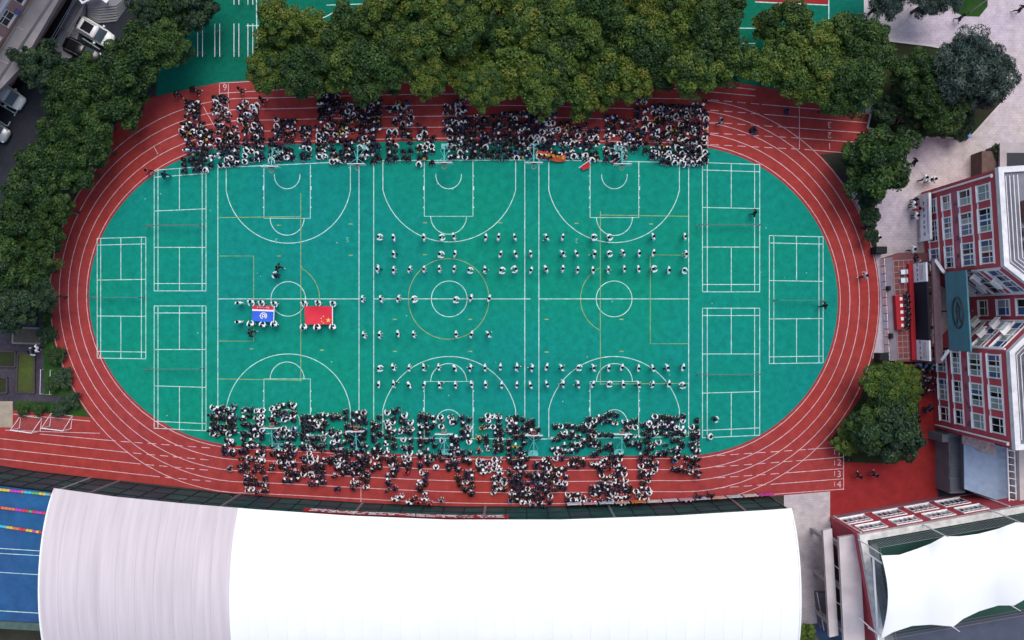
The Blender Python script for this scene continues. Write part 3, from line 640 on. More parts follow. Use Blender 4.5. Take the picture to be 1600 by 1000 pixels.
# planter box building above the school's upper end
pbx = W(1560,255,2.0); e = empty('brown_shelter', (*pbx,0), 0, 'small brown shelter with grey slab roof above the school building', 'shelter')
MB().box(-1.8,-.3,-1.6,1.2,0,2.2).build('wall', mat('brown_stone',(0.10,0.06,0.05),.8,.2,2), e); MB().box(-.3,3.5,-1.0,1.9,2.6,2.85).build('slab', M_conc, e); MB().box(.4,3.3,-.9,.9,2.86,2.9).build('skylight', M_glassd, e); MB().box(-.25,3.4,-.9,1.8,0,2.6).build('wall', M_concd, e)
# ---------------------------------------------------------------- yard right of the forecourt: grey annex, blue roof, white ladder fence
an = tag(MB().prism(WP([(1482,676),(1506,680),(1508,770),(1484,771)],3), 0, 3).build('grey_annex', M_concd), 'low dark grey annex roof beside the red forecourt', 'annex')
for i in range(4):
    y0 = 684+i*21.5; MB().prism(WP([(1483.5,y0),(1504,y0+.5),(1505,y0+20),(1484.5,y0+19.5)],3), 3.003, 3.09).build('roof_panel', mat('slate_panel',(0.06,0.07,0.09),.7,.15,1), an)
MB().box(W(1472,0,3.2)[0],W(1482,0,3.2)[0],W(0,691,3.2)[1],W(0,679,3.2)[1],0,3.2).build('vent_box', M_concd, an)
bl = tag(MB().prism(WP([(1508,683),(1574,700),(1576,786),(1509,763)],4.2), 0, 4.2).build('blue_roofed_shed', mat('shed_wall',(0.09,0.09,0.1),.8,.1)), 'low shed with pale blue sheet roof below the school building', 'shed')
MB().prism(WP([(1506,682),(1575,700),(1577,788),(1507,764)],4.35), 4.203, 4.35).build('roof', mat('pale_blue_sheet',(0.23,0.32,0.45),.6,.12,1.5), bl)
MB().prism(WP([(1507,679),(1557,692),(1560,712),(1535,706),(1522,697),(1508,695)],5), 4.353, 4.6).build('rubble_ledge', mat('rubble',(0.36,0.30,0.29),.9,.35,3), bl)
lf = empty('ladder_fence', (*W(1579,745,5),0), 0, 'white ladder-like metal frame beside the pale blue roof', 'frame'); lo = Vector(lf.location)
for px in (1574,1585):
    a = W(px,700,5.5); b = W(px+3,784,5.5); o = MB().tube([(*a,5.5),(*b,5.5)], .07, 5).build('rail', M_frame, lf); o.location = -lo
for i in range(8):
    y = 703+i*11; a = W(1574.5+i*.4,y,5.5); b = W(1585.5+i*.4,y+2,5.5); o = MB().tube([(*a,5.5),(*b,5.5)], .05, 5).build('rung', M_frame, lf); o.location = -lo
for px, py in ((1574,700),(1577,784),(1585,700),(1588,784)):
    a = W(px,py,5.4); o = MB().tube([(*a,0),(*a,5.45)], .05, 5).build('post', M_frame, lf); o.location = -lo
tag(MB().prism(WP([(1592,700),(1600,700),(1604,790),(1594,790)],6), 0, 6).build('boundary_wall', M_concl), 'pale boundary wall at the right edge by the ladder frame', 'wall')
# ---------------------------------------------------------------- lower right red building with roof court and tensile canopy
A = W(1297,808); B = W(1523,768); F = Fr(A,B)
if F.p(0,0,1).y < F.p(0,0,0).y: F.n = -F.n
HL = 8.0
lb = empty('lower_red_building', (*A,0), 0, 'two-storey red building with eight white windows and a fenced roof court', 'building'); lo2 = Vector(lb.location)
def lbb(mb, n, m, par=lb, **k): o = mb.build(n, m, par, **k); o.location = -lo2 if par is lb else (0,0,0); return o
dv = F.d; nv = -F.n
def LP(s, d, z): p = F.a + dv*s + nv*d; return (p.x, p.y, z)
def LQ(s, d): return LP(s,d,0)[:2]
lbb(MB().prism([LQ(0,0),LQ(24,0),LQ(24,22),LQ(0,22)], 0, HL), 'wall', M_redw)
def s_at(px, py, z):
    x, y = W(px,py,z); return (Vector((x,y,0))-F.a).dot(dv)
for pl, pr, py, z0, z1 in ((1316,1358,811,1.6,3.9),(1370,1411,802,1.6,3.9),(1420,1460,791,1.6,3.9),(1468,1509,781,1.6,3.9)):
    window(lb, F, s_at(pl,py,2.8), s_at(pr,py,2.8), z0, z1, 5, lo2, gl=None)
for pl, pr, py, z0, z1 in ((1341,1382,822,5.1,7.0),(1394,1435,812,5.1,7.0),(1446,1487,802,5.1,7.0),(1497,1538,792,5.1,7.0)):
    window(lb, F, s_at(pl,py,6.0), s_at(pr,py,6.0), z0, z1, 5, lo2)
for s in (.35, F.L-.5): lbb(MB().tube([LP(s,-.1,.2),LP(s,-.1,7.6)], .07, 6), 'drainpipe', M_frame)
mb = MB(); mb.fbox(F, .0, F.L, .0, .9, .004, .10); lbb(mb, 'plinth', mat('lilac_plinth',(0.24,0.13,0.18),.8,.15,1))
mc = mat('weathered_cornice_b',(0.56,0.54,0.52),.75,.22,1.5)
mb = MB(); mb.prism([LQ(-.12,-.12),LQ(24,-.12),LQ(24,.5),LQ(-.12,.5)], HL-.2, HL+.4); mb.prism([LQ(-.12,.503),LQ(.55,.503),LQ(.55,22),LQ(-.12,22)], HL-.2, HL+.397); lbb(mb, 'parapet', mc)
lbb(MB().prism([LQ(.3,.3),LQ(24,.3),LQ(24,22),LQ(.3,22)], HL+.003, HL+.05), 'roof_court', mat('dark_green_court',(0.008,0.055,0.04),.8,.15,1))
# railing pickets (real pickets joined: more than a hundred thin bars)
mb = MB(); 
for i in range(95):
    s = .7+i*.245; mb.tube([LP(s,.75,HL+.1),LP(s,.75,HL+2.4)], .035, 3)
for i in range(56): d = .85+i*.26; mb.tube([LP(.9,d,HL+.1),LP(.9,d,HL+2.4)], .035, 3)
o = lbb(mb, 'railing_pickets', mat('railing_grey',(0.22,0.20,0.24),.5)); 
for z in (.15,2.4):
    lbb(MB().tube([LP(.9,15,HL+z),LP(.9,.75,HL+z),LP(24,.75,HL+z)], .03, 4), 'railing_rail', M_steel)
mb = MB(); mb.prism([LQ(.56,1.0),LQ(1.35,1.0),LQ(1.35,21),LQ(.56,21)], HL+.06, HL+.5); lbb(mb, 'gutter_ledge', mat('grey_green_ledge',(0.16,0.19,0.19),.7,.2,1))
# far railing and service road beyond
mb = MB()
for i in range(110): s = 1.2+i*.2; mb.tube([LP(s,9.6,HL+.1),LP(s,9.6,HL+1.6)], .022, 3)
for z in (.3,.9,1.6): mb.tube([LP(1,9.6,HL+z),LP(24,9.6,HL+z)], .03, 4)
lbb(mb, 'rear_railing', mat('rear_rail_grey',(0.16,0.15,0.18),.5))
lbb(MB().prism([LQ(.56,9.9),LQ(24,9.9),LQ(24,22),LQ(.56,22)], HL+.06, HL+.09), 'rear_roof', mat('blue_grey_roofing',(0.045,0.055,0.09),.7,.2,.8))
# tensile canopy
can = empty('tensile_canopy', (*W(1480,915,11),0), 0, 'bright white tensile canopy with scalloped edges over the roof court', 'canopy'); cn = Vector(can.location)
topc = [(1377,868),(1405,867),(1432,858),(1455,849),(1475,838),(1500,838),(1530,834),(1560,826),(1587,816),(1615,818),(1650,812),(1700,792)]
botc = [(1376,999),(1395,988),(1425,978),(1455,976),(1490,979),(1505,967),(1530,955),(1560,946),(1585,946),(1620,926),(1660,914),(1700,916)]
n = len(topc); m_ = 12; vs = []; mb = MB()
peak = {0:12.2,4:12.4,8:12.4,11:12.2}
for i in range(n):
    for j in range(m_+1):
        t = j/m_; zt = 12.0 if i in peak else 11.2; h = zt + 1.1*math.sin(math.pi*t)*.6 + (.35 if i in peak else 0)*abs(2*t-1)
        x = topc[i][0]+(botc[i][0]-topc[i][0])*t; y = topc[i][1]+(botc[i][1]-topc[i][1])*t
        if i == 0: x += 11*math.sin(math.pi*t)
        vs.append((*W(x,y,h),h))
mb.add(vs, [(i*(m_+1)+j,(i+1)*(m_+1)+j,(i+1)*(m_+1)+j+1,i*(m_+1)+j+1) for i in range(n-1) for j in range(m_)])
o = mb.build('membrane', M_membrane, can, smooth=True); o.location = -cn
for px, py in ((1371,862),(1475,836),(1587,813),(1373,992),(1491,981),(1585,949)):
    a = W(px,py,12.6); o = MB().tube([(*a,HL+.1),(*a,12.2),(*a,13.6)], .07, 6, r1=.03).build('mast', M_frame, can); o.location = -cn
for p, q in (((1352,863),(1378,880)),((1357,981),(1378,994))):
    a = W(*p,9.2); b = W(*q,11.8); o = MB().tube([(*a,9.2),(*b,11.8)], .08, 6).build('edge_strut', M_frame, can); o.location = -cn
a = W(1364.5,872,10.5); b = W(1373,1010,10.5); o = MB().tube([(*a,10.5),(*b,10.5)], .10, 6).build('edge_beam', M_frame, can); o.location = -cn
# pale slabs left of the lower building
for pts, h, nm, lab in (([(1286,829),(1300,826),(1310,993),(1296,996)],5.0,'concrete_beam','narrow pale concrete beam beside the paved strip'),([(1311,840),(1342,835),(1352,1010),(1319,1010)],6.5,'concrete_canopy','wide pale concrete canopy along the lower red building')):
    o = tag(MB().prism(WP(pts,h), h-.5, h).build(nm, mat('stained_slab',(0.50,0.45,0.46),.8,.18,.5)), lab, 'canopy')
    c = [W(*p,h) for p in pts]; mb = MB()
    for t in (.1,.5,.9):
        x = c[0][0]+(c[3][0]-c[0][0])*t+.5; y = c[0][1]+(c[3][1]-c[0][1])*t; MB().box(x-.2,x+.2,y-.2,y+.2,0,h-.5).build('column', M_conc, o)
for k, (p, q) in enumerate((((1303,883),(1314,891)),((1306,940),(1318,948)))):
    a = W(*p,4.6); b = W(*q,5.6); tag(MB().tube([(*a,4.6),(*b,5.6)], .05, 5).build('tie_rod', M_frame), f'thin white tie rod between the pale slabs, the {["upper","lower"][k]} one', 'tie rod')
stw = empty('stairwell', (*W(1278,950),0), 0, 'dark sunken stairwell with white rail at the end of the paved strip', 'stairwell')
for i in range(7): MB().box(-.4+.16*i*.4,.9+.16*i*.4,1.8-.55*i-.5,1.8-.55*i,-.0,.25+.0*i+.1*(7-i)).build('step', M_concd, stw)
MB().tube([(-.5,2.0,1.2),(.3,-2.0,1.0)], .04, 5).build('handrail', M_frame, stw); MB().box(1.0,1.3,-2.2,2.2,0,1.2).build('side_wall', M_dark, stw)
sheet('blue_tarpaulin', WP([(1268,975),(1318,968),(1322,1010),(1270,1010)]), .01, mat('blue_tarp',(0.02,0.06,0.14),.6,.3,1), None, 'structure')
# ---------------------------------------------------------------- building in the top left corner
f0 = W(60,-20,0); 
ca = [(95,-6),(56,62),(30,108),(-6,146),(-60,230),(-160,230),(-20,0),(30,-80),(120,-80)]
tl = empty('corner_building', (*W(0,0,5),0), 0, 'pinkish building with a broad grey canopy ledge in the top left corner', 'building'); to = Vector(tl.location)
def tlb(mb, n, m, par=tl): o = mb.build(n, m, par); o.location = -to if par is tl else (0,0,0); return o
tlb(MB().prism(WP([(95,-6),(56,62),(30,108),(-6,146),(-70,240),(-170,200),(-40,40),(30,-90),(140,-90)],5.0), 4.5, 5.0), 'canopy_ledge', mat('canopy_grey',(0.24,0.22,0.23),.85,.2,.5,bump=.2))
for p, q, r_, mm in (((84,-6),(-12,140),.12,M_concd),((52,-6),(-4,86),.16,mat('tan_edge',(0.22,0.19,0.15),.8,.2))):
    a = W(*p,5.08); b = W(*q,5.08); tlb(MB().tube([(*a,5.06),(*b,5.06)], r_, 4), 'ledge_joint', mm)
for p, q in (((20,40),(36,47)),((-5,92),(14,100))):
    a = W(*p,5.1); b = W(*q,5.1); tlb(MB().tube([(*a,5.05),(*b,5.05)], .05, 4), 'ledge_pipe', M_concl)
A = W(48,0,5); B = W(-8,88,5); dd = Vector((B[0]-A[0],B[1]-A[1])).normalized(); A = (A[0]-dd.x*12, A[1]-dd.y*12); B = (B[0]+dd.x*12,B[1]+dd.y*12)
F = Fr(A,B)
if F.p(0,0,1).x < F.p(0,0,0).x: F.n = -F.n
mpk = mat('pink_render',(0.42,0.23,0.21),.8,.12,.8)
mb = MB(); mb.fbox(F,0,F.L,0,14,-10,0); tlb(mb,'wall',mpk)
for k in range(11):
    s = 1.0+k*2.6
    for z0 in (5.9,9.6):
        window(tl, F, s, s+1.5, z0, z0+1.6, 2, to, gl=M_glassd, fw=.06)
for z in (8.3,12.0): mb = MB(); mb.fbox(F,0,F.L,z,z+.3,.004,.5); tlb(mb,'band_course',mat('pale_blue_band',(0.40,0.42,0.47),.7,.1))
for k in range(5): mb = MB(); mb.fbox(F, 3.0+k*5.2, 3.5+k*5.2, 5.8, 6.2, .01, .35); tlb(mb, 'air_unit', mat('unit_blue',(0.1,0.12,0.3),.6))
# sunken area, ramp, steps
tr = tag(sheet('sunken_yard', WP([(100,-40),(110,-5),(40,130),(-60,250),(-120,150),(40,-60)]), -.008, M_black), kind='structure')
rp = tag(MB().prism(WP([(117,-10),(140,-4),(112,90),(84,98),(88,60)],.8), 0, .8).build('entrance_ramp', M_concd), 'grey ramp with railings between the corner building and the white car', 'ramp')
for k, (p, q) in enumerate((((118,0),(83,62)),((115,0),(80,60)),((134,4),(108,55)),((130,8),(106,50)))):
    a = W(*p,1.7); b = W(*q,1.7); MB().tube([(*a,1.7),(*b,1.7)], .035, 4).build('handrail', M_steel, rp)
    for t in (0,.33,.66,1): x = a[0]+(b[0]-a[0])*t; y = a[1]+(b[1]-a[1])*t; MB().tube([(x,y,.8),(x,y,1.7)], .03, 4).build('post', M_steel, rp)
stp = empty('terraced_steps', (*W(165,8),0), 0, 'grey angular terraced steps above the white car', 'steps'); s0 = Vector(stp.location)
for i in range(7):
    g = i*4.0; pts = [(137,27-g*.55),(154,36-g),(182,33-g),(207-g*.3,-2-g*.2),(215,-60),(130,-60)]
    o = MB().prism(WP(pts, .15*(i+1)), .15*i+.002, .15*(i+1)).build('step', mat('step_stone%d'%(i%2),(0.20+.03*(i%2),0.20+.03*(i%2),0.225),.85,.12,1), stp); o.location = -s0
wc = tag(MB().prism(WP([(118,-8),(128,6),(152,-6),(166,5),(170,0),(150,-20)],2.6), 2.4, 2.6).build('glass_awning', M_frame), 'white framed awning at the top edge above the steps', 'awning')
MB().prism(WP([(122,-6),(129,2),(148,-7),(142,-14)],2.63), 2.603, 2.63).build('glass', M_glassb, wc)
for p in ((124,-2),(160,-2)): a = W(*p,2.4); MB().tube([(*a,0),(*a,2.4)], .06, 5).build('post', M_steel, wc)
# parking lines
cp = bpy.data.objects['car_park']; mb = MB()
for p in ([(123,56),(156,77)],[(-4,161),(25,178)],[(22,181),(31,166)],[(-5,186),(12,198)],[(10,200),(16,190)],[(39,298),(47,290)],[(-4,220),(3,216)]): mb.strip(WP(p), .12, .0)
mb.build('parking_line', M_line, cp)
# cars
def car(px, py, rz, body, lab, L=4.4, Wd=1.8, roofglass=False, van=False):
    e = empty('parked_car', (*W(px,py,.8), .0), rz, lab, 'car', 'cars parked on the asphalt')
    def loft(secs, name, m, par=e, smooth=True):
        mb = MB(); k = len(secs[0]); vs = [p for s_ in secs for p in s_]
        mb.add(vs, [(i*k+j, i*k+(j+1)%k, (i+1)*k+(j+1)%k, (i+1)*k+j) for i in range(len(secs)-1) for j in range(k)] + [tuple(range(k-1,-1,-1)), tuple(range((len(secs)-1)*k, len(secs)*k))]); return mb.build(name, m, par, smooth)
    def sec(x, w, z0, z1, r=.12): return [(x,-w+r,z0),(x,w-r,z0),(x,w,z0+r),(x,w,z1-r),(x,w-r*1.5,z1),(x,-w+r*1.5,z1),(x,-w,z1-r),(x,-w,z0+r)]
    h = Wd/2; a = L/2
    b = loft([sec(-a,h*.75,.4,.8),sec(-a+.15,h*.93,.25,.95),sec(-a+.9,h,.22,1.0),sec(.3,h,.22,.98),sec(a-.9,h*.98,.22,.92),sec(a-.2,h*.86,.25,.82),sec(a,h*.62,.4,.7)], 'body', body)
    loft([sec(-a+.25,h*.72,.95,1.2,.08),sec(-a+.75,h*.80,.95,1.52,.1),sec(.2,h*.80,.95,1.56,.1),sec(.55 if not van else 1.0,h*.8,.95,1.45,.1)], 'roof', body, b)
    mb = MB(); x1 = 1.2; mb.add([(.5,-h*.72,1.47),(.5,h*.72,1.47),(x1,h*.82,.98),(x1,-h*.82,.98),(.5,-h*.72,1.40),(.5,h*.72,1.40),(x1,h*.82,.92),(x1,-h*.82,.92)], [(0,1,2,3),(7,6,5,4),(0,4,5,1),(1,5,6,2),(2,6,7,3),(3,7,4,0)]); mb.build('windscreen', mat('car_glass',(0.05,0.07,0.09),.05), e)
    mb = MB(); mb.box(-a+.18,-a+.30,-h*.66,h*.66,1.0,1.4); mb.build('rear_window', M_glassd, e)
    if roofglass: MB().box(-a+.9,.05,-h*.55,h*.55,1.50,1.575).build('glass_roof', M_glassd, e)
    for s_ in (-1,1):
        MB().box(-a+.8,.5,s_*h*.80-.02,s_*h*.80+.02,1.05,1.40).build('side_window', M_glassd, e)
        MB().box(.55,.75,s_*(h+.12)-.1,s_*(h+.12)+.1,.95,1.1).build('mirror', body, e)
        MB().box(a-.28,a-.1,s_*h*.62-.18,s_*h*.62+.18,.62,.76).build('headlight', M_white, e)
        for x in (-a+.8,a-.85):
            mb = MB(); ring = [(x+.32*math.cos(t*math.pi/7),s_*h*.93,.32+.32*math.sin(t*math.pi/7)) for t in range(14)]; mb.add([(p[0],p[1]-.1,p[2]) for p in ring]+[(p[0],p[1]+.1,p[2]) for p in ring],[tuple(range(14)),tuple(range(27,13,-1))]+[(i,(i+1)%14,14+(i+1)%14,14+i) for i in range(14)]); wh = mb.build('wheel', M_black, e)
        MB().tube([(-a+.7,s_*h*.7,1.58),(.2,s_*h*.7,1.6)], .025, 4).build('roof_rail', M_steel, e)
mw = mat('white_car_paint',(0.66,0.66,0.66),.25); mk = mat('black_car_paint',(0.008,0.008,0.01),.2); ms = mat('silver_car_paint',(0.33,0.34,0.36),.3,metal=.3)
car(148,50,R(-31),mw,'white car with dark glass roof parked beside the terraced steps',4.0,1.75,True)
car(128,80,R(-27),mk,'black car half under the trees beside the white car',3.9,1.7)
car(10,148,R(-33),mw,'white car below the corner of the grey canopy ledge',3.8,1.75)
car(-14,200,R(-30),ms,'silver car cut off by the left edge of the picture',3.8,1.7)
# ---------------------------------------------------------------- garden lower left
sheet('garden_path', WP([(-200,470),(70,470),(75,560),(104,618),(104,632),(-200,632)]), -.004, M_path)
sheet('garden_lawn', WP([(66,478),(78,478),(84,540),(100,580),(140,652),(120,655),(24,640),(24,626),(104,630),(104,618),(70,618),(68,540)]), .002, M_grass)
sheet('sand_patch', WP([(-200,626),(20,627),(20,668),(-200,664)]), .012, mat('sand',(0.30,0.25,0.19),.9,.15,1.5))
def bed(pts, m, lab, kerbm):
    c = [sum(p[0] for p in pts)/4, sum(p[1] for p in pts)/4]; P = WP(pts); e = tag(MB().prism(P, -.02, .10).build('planting_bed', m), lab, 'planting bed')
    for i in range(4):
        a, b = Vector((*P[i],0)), Vector((*P[(i+1)%4],0)); d = (b-a).normalized(); n_ = Vector((-d.y,d.x,0))*.09
        MB().prism([tuple((a-n_)[:2]),tuple((b-n_)[:2]),tuple((b+n_)[:2]),tuple((a+n_)[:2])], -.02, .2+.002*i).build('kerb', kerbm, e)
kd = mat('dark_kerb',(0.035,0.025,0.03),.8,.2); kl = mat('stone_kerb',(0.15,0.14,0.13),.8,.2)
bed([(22,512),(64,513),(64,537),(21,536)], mat('raked_earth',(0.07,0.06,0.045),.9,.2,2), 'bare earth bed with pale stone kerb in the garden', kl)
bed([(29,551),(55,552),(55,614),(27,613)], M_drygrass, 'long dry grass bed with dark kerb in the garden', kd)
bed([(-30,548),(25,549),(25,573),(-30,572)], M_soil, 'dark planted bed at the left edge of the garden', kd)
bed([(46,470),(56,470),(57,508),(47,508)], M_grass, 'narrow grass bed above the bare earth bed', kd)
bed([(-30,590),(12,590),(12,614),(-30,614)], M_soil, 'dark soil bed by the garden path at the left edge', kd)
hf = empty('low_white_railing', (*W(76,597),0), 0, 'low white railing round a grass strip in the garden', 'railing'); h0 = Vector(hf.location)
hp = WP([(68,577),(67,615),(82,616),(83,578)])
o = MB().tube([(*p,.6) for p in hp], .025, 4).build('rail', M_frame, hf); o.location = -h0
for p in hp: o = MB().tube([(*p,0),(*p,.6)], .025, 4).build('post', M_frame, hf); o.location = -h0
# ---------------------------------------------------------------- planter with kerb, right of the trees
pl = sheet('planted_bed', WP([(1386,64),(1452,72),(1545,90),(1565,160),(1518,212),(1500,216),(1392,213),(1355,200)]), .02, M_soil)
mb = MB(); P = WP([(1386,64),(1452,72),(1545,90),(1565,160),(1518,212),(1500,216),(1392,213),(1355,200)])
for i in range(len(P)):
    a, b = Vector((*P[i],0)), Vector((*P[(i+1)%len(P)],0)); d = (b-a).normalized(); n_ = Vector((-d.y,d.x,0))*.08
    MB().prism([tuple((a-n_)[:2]),tuple((b-n_)[:2]),tuple((b+n_)[:2]),tuple((a+n_)[:2])], -.01, .15+.002*i).build('kerb', M_concl, pl)
sheet('hedge_soil', WP([(1335,270),(1365,300),(1368,335),(1366,365),(1372,392),(1358,380),(1345,330)]), .012, M_soil)
sheet('lawn_corner', WP([(1470,-60),(1545,-60),(1543,10),(1530,26),(1505,25),(1490,18)]), .008, M_grass)
sheet('tree_soil', WP([(1360,562),(1436,575),(1436,690),(1400,725),(1318,722),(1296,690),(1345,620)]), .006, M_soil)
tag(MB().tube([(*W(1545,-2,4),0),(*W(1545,-2,4),4.6),(W(1530,4,4)[0],W(1530,4,4)[1],5.0)], .06, 6).build('lamp_post', M_steel), 'thin lamp post at the top edge by the lawn corner', 'lamp post')
bn = empty('rubbish_bin', (*W(1511,213,.5),0), 0, 'blue rubbish bin at the corner of the planted bed', 'bin')
MB().tube([(0,0,0),(0,0,.85)], .22, 10, r1=.27).build('body', mat('bin_blue',(0.05,0.14,0.4),.5), bn); MB().tube([(0,0,.85),(0,0,.95)], .29, 10, r1=.2).build('lid', mat('bin_lid',(0.15,0.3,0.6),.5), bn)
ys = tag(MB().box(*sorted((W(1436,0,1)[0],W(1442,0,1)[0])), *sorted((W(0,565,1)[1],W(0,559,1)[1])), 0, 1.0).build('yellow_case', mat('yellow_case',(0.5,0.36,0.05),.5)), 'yellow equipment case at the lower end of the stage', 'case')
a = ys.data.vertices; xs_ = [v.co.x for v in a]; ys2 = [v.co.y for v in a]
MB().box(min(xs_)-.02,max(xs_)+.02,min(ys2)-.02,max(ys2)+.02,1.003,1.06).build('lid', mat('yellow_case',(0.5,0.36,0.05)), ys)
# ---------------------------------------------------------------- trees
def leaf_mat(name, cols, rough=0.55):
    m = bpy.data.materials.new(name); m.use_nodes = True; nt = m.node_tree; L = nt.links.new; b = nt.nodes['Principled BSDF']; b.inputs['Roughness'].default_value = rough; b.inputs['Specular IOR Level'].default_value = .3
    at = nt.nodes.new('ShaderNodeAttribute'); at.attribute_name = 'tone'
    oi = nt.nodes.new('ShaderNodeObjectInfo')
    ad = nt.nodes.new('ShaderNodeMath'); ad.operation = 'MULTIPLY_ADD'; ad.inputs[1].default_value = .35; L(oi.outputs['Random'], ad.inputs[0]); L(at.outputs['Fac'], ad.inputs[2])
    sb = nt.nodes.new('ShaderNodeMath'); sb.operation = 'SUBTRACT'; sb.inputs[1].default_value = .175; L(ad.outputs[0], sb.inputs[0])
    cr = nt.nodes.new('ShaderNodeValToRGB'); e = cr.color_ramp.elements; e[0].position = 0; e[0].color = (*cols[0],1); e[1].position = 1; e[1].color = (*cols[-1],1)
    for i, c in enumerate(cols[1:-1]): k = e.new((i+1)/(len(cols)-1)); k.color = (*c,1)
    L(sb.outputs[0], cr.inputs[0]); L(cr.outputs[0], b.inputs['Base Color']); return m
LM_olive = leaf_mat('olive_leaves', [(0.014,0.040,0.006),(0.034,0.074,0.009),(0.062,0.112,0.012),(0.108,0.122,0.014)])
LM_green = leaf_mat('green_leaves', [(0.006,0.024,0.005),(0.015,0.045,0.007),(0.028,0.068,0.010),(0.050,0.088,0.013)])
LM_dark = leaf_mat('dark_leaves', [(0.008,0.024,0.012),(0.014,0.040,0.018),(0.024,0.055,0.022),(0.036,0.065,0.024)])
LM_grey = leaf_mat('grey_green_leaves', [(0.014,0.032,0.026),(0.028,0.054,0.042),(0.05,0.082,0.064),(0.09,0.125,0.10)])
LM_light = leaf_mat('light_leaves', [(0.03,0.07,0.012),(0.05,0.10,0.014),(0.09,0.14,0.02),(0.13,0.17,0.03)])
def crown_mesh(name, m, seed, r=3.0, rz=2.7, nc=100, nl=190, lw=.078, ll=.14, cr=.62, spiky=False):
    g = np.random.default_rng(seed)
    d = g.normal(size=(nc,3)); d /= np.linalg.norm(d,axis=1)[:,None]; d[:,2] = np.abs(d[:,2])*np.where(g.random(nc)<.8,1,-.5)
    lob = 1 + .16*np.sin(3*np.arctan2(d[:,1],d[:,0])+g.uniform(0,6)) + .10*np.sin(5*np.arctan2(d[:,1],d[:,0])+g.uniform(0,6))
    rad = (g.uniform(.30,1.08,nc)**.62)*lob
    C = d*np.array([r-cr*.6,r-cr*.6,rz-cr*.3])*rad[:,None]
    csz = cr*g.uniform(.55,1.35,nc); ctone = g.uniform(.05,.95,nc)
    n = nc*nl; ci = np.repeat(np.arange(nc),nl)
    q = g.normal(size=(n,3)); q[:,2] = np.abs(q[:,2])*.9-.1; q /= np.linalg.norm(q,axis=1)[:,None]
    pos = C[ci] + q*(csz[ci]*g.uniform(.55,1.08,n)**.7)[:,None]*np.array([1,1,.8])
    nrm = q*.55 + g.normal(size=(n,3))*.45 + np.array([0,0,.35]); nrm /= np.linalg.norm(nrm,axis=1)[:,None]
    t = np.cross(nrm, q*1.0 + g.normal(size=(n,3))*.8); t /= (np.linalg.norm(t,axis=1)[:,None]+1e-9)
    if spiky: t = q + g.normal(size=(n,3))*.35; t -= nrm*np.sum(t*nrm,axis=1)[:,None]; t /= np.linalg.norm(t,axis=1)[:,None]
    b = np.cross(nrm,t); s = g.uniform(.65,1.3,n)[:,None]
    V = np.stack([pos-t*ll*s, pos+b*lw*s+nrm*.03, pos+t*ll*s, pos-b*lw*s+nrm*.03],1).reshape(-1,3)
    me = bpy.data.meshes.new(name); me.vertices.add(4*n); me.vertices.foreach_set('co', V.astype(np.float32).ravel())
    me.loops.add(4*n); me.loops.foreach_set('vertex_index', np.arange(4*n)); me.polygons.add(n); me.polygons.foreach_set('loop_start', np.arange(n)*4); me.polygons.foreach_set('loop_total', np.full(n,4))
    a = me.attributes.new('tone','FLOAT','FACE'); a.data.foreach_set('value', np.clip(ctone[ci]+g.normal(size=n)*.16,0,1).astype(np.float32))
    me.materials.append(m); me.update(); return me
def trunk_mesh(seed):
    g = random.Random(seed); mb = MB(); mb.tube([(0,0,0),(.05,.03,1.6),(0,.05,3.0),(.05,0,5.0)], .22, 8, r1=.1)
    for k in range(6):
        a = k*1.05+g.random(); h = 2.2+.4*k*g.random()+.5; L = g.uniform(1.3,2.2); mb.tube([(0,0,h),(L*.5*math.cos(a),L*.5*math.sin(a),h+.9),(L*math.cos(a),L*math.sin(a),h+1.5)], .09, 5, r1=.03)
    return mb.mesh('trunk', M_bark, True)
TRK = [trunk_mesh(i) for i in range(3)]
CR = {'olive':[crown_mesh('crown',LM_olive,10+i) for i in range(5)], 'green':[crown_mesh('crown',LM_green,30+i) for i in range(4)], 'dark':[crown_mesh('crown',LM_dark,50+i,cr=.58) for i in range(3)],
      'grey':[crown_mesh('crown',LM_grey,70+i,nc=140,nl=130,lw=.035,ll=.19,cr=.55,spiky=True) for i in range(2)], 'light':[crown_mesh('crown',LM_light,80+i) for i in range(2)]}
def tree(px, py, rpx, kind, lab, group=None, hc=None, name='tree', cat='tree', zs=1.0):
    hc = hc if hc is not None else max(2.2, rpx/S*1.9); r = rpx/S*(H-hc)/H
    x, y = W(px,py,hc); s = r/3.0
    e = empty(name, (x,y,0), random.uniform(0,6.28), lab, cat, group)
    c = link('crown', random.choice(CR[kind]), e, (0,0,hc)); c.scale = (s*random.uniform(.94,1.06), s*random.uniform(.94,1.06), s*zs)
    t = link('trunk', random.choice(TRK), e); t.scale = (max(.5,s), max(.5,s), hc/4.6)
    return e
topT = [(604,6,42),(682,4,46),(738,6,44),(798,0,46),(862,4,46),(938,6,46),(1004,4,46),(1072,4,46),(1128,2,40),(438,38,46),(432,82,40),(420,112,38),(482,62,46),(470,112,44),(528,105,50),(560,50,50),(585,112,52),(615,60,48),(648,28,46),(655,78,50),(665,122,34),(708,40,52),(712,100,52),(752,140,42),(765,55,52),(800,112,54),(830,40,52),(845,140,48),(868,92,52),(905,40,52),(908,140,52),(945,100,50),(975,45,52),(985,125,42),(1020,95,46),(1045,50,52),(1085,115,50),(1110,50,52),(1140,95,48),(1225,45,52),(1215,105,46),(1262,90,52),(1280,130,42),(1318,70,50),(1335,125,52),(1352,75,46),(1310,155,38)]
topT.sort()
for i, (x,y,r) in enumerate(topT):
    tree(x, y, r*random.uniform(.84,1.0), 'olive' if x < 1290 and random.random() < .82 else 'green', f'leafy olive-green tree, {ordn(i+1)} from left in the row above the track', 'trees in the row above the track', hc=5.0+random.uniform(-1.4,2.2))
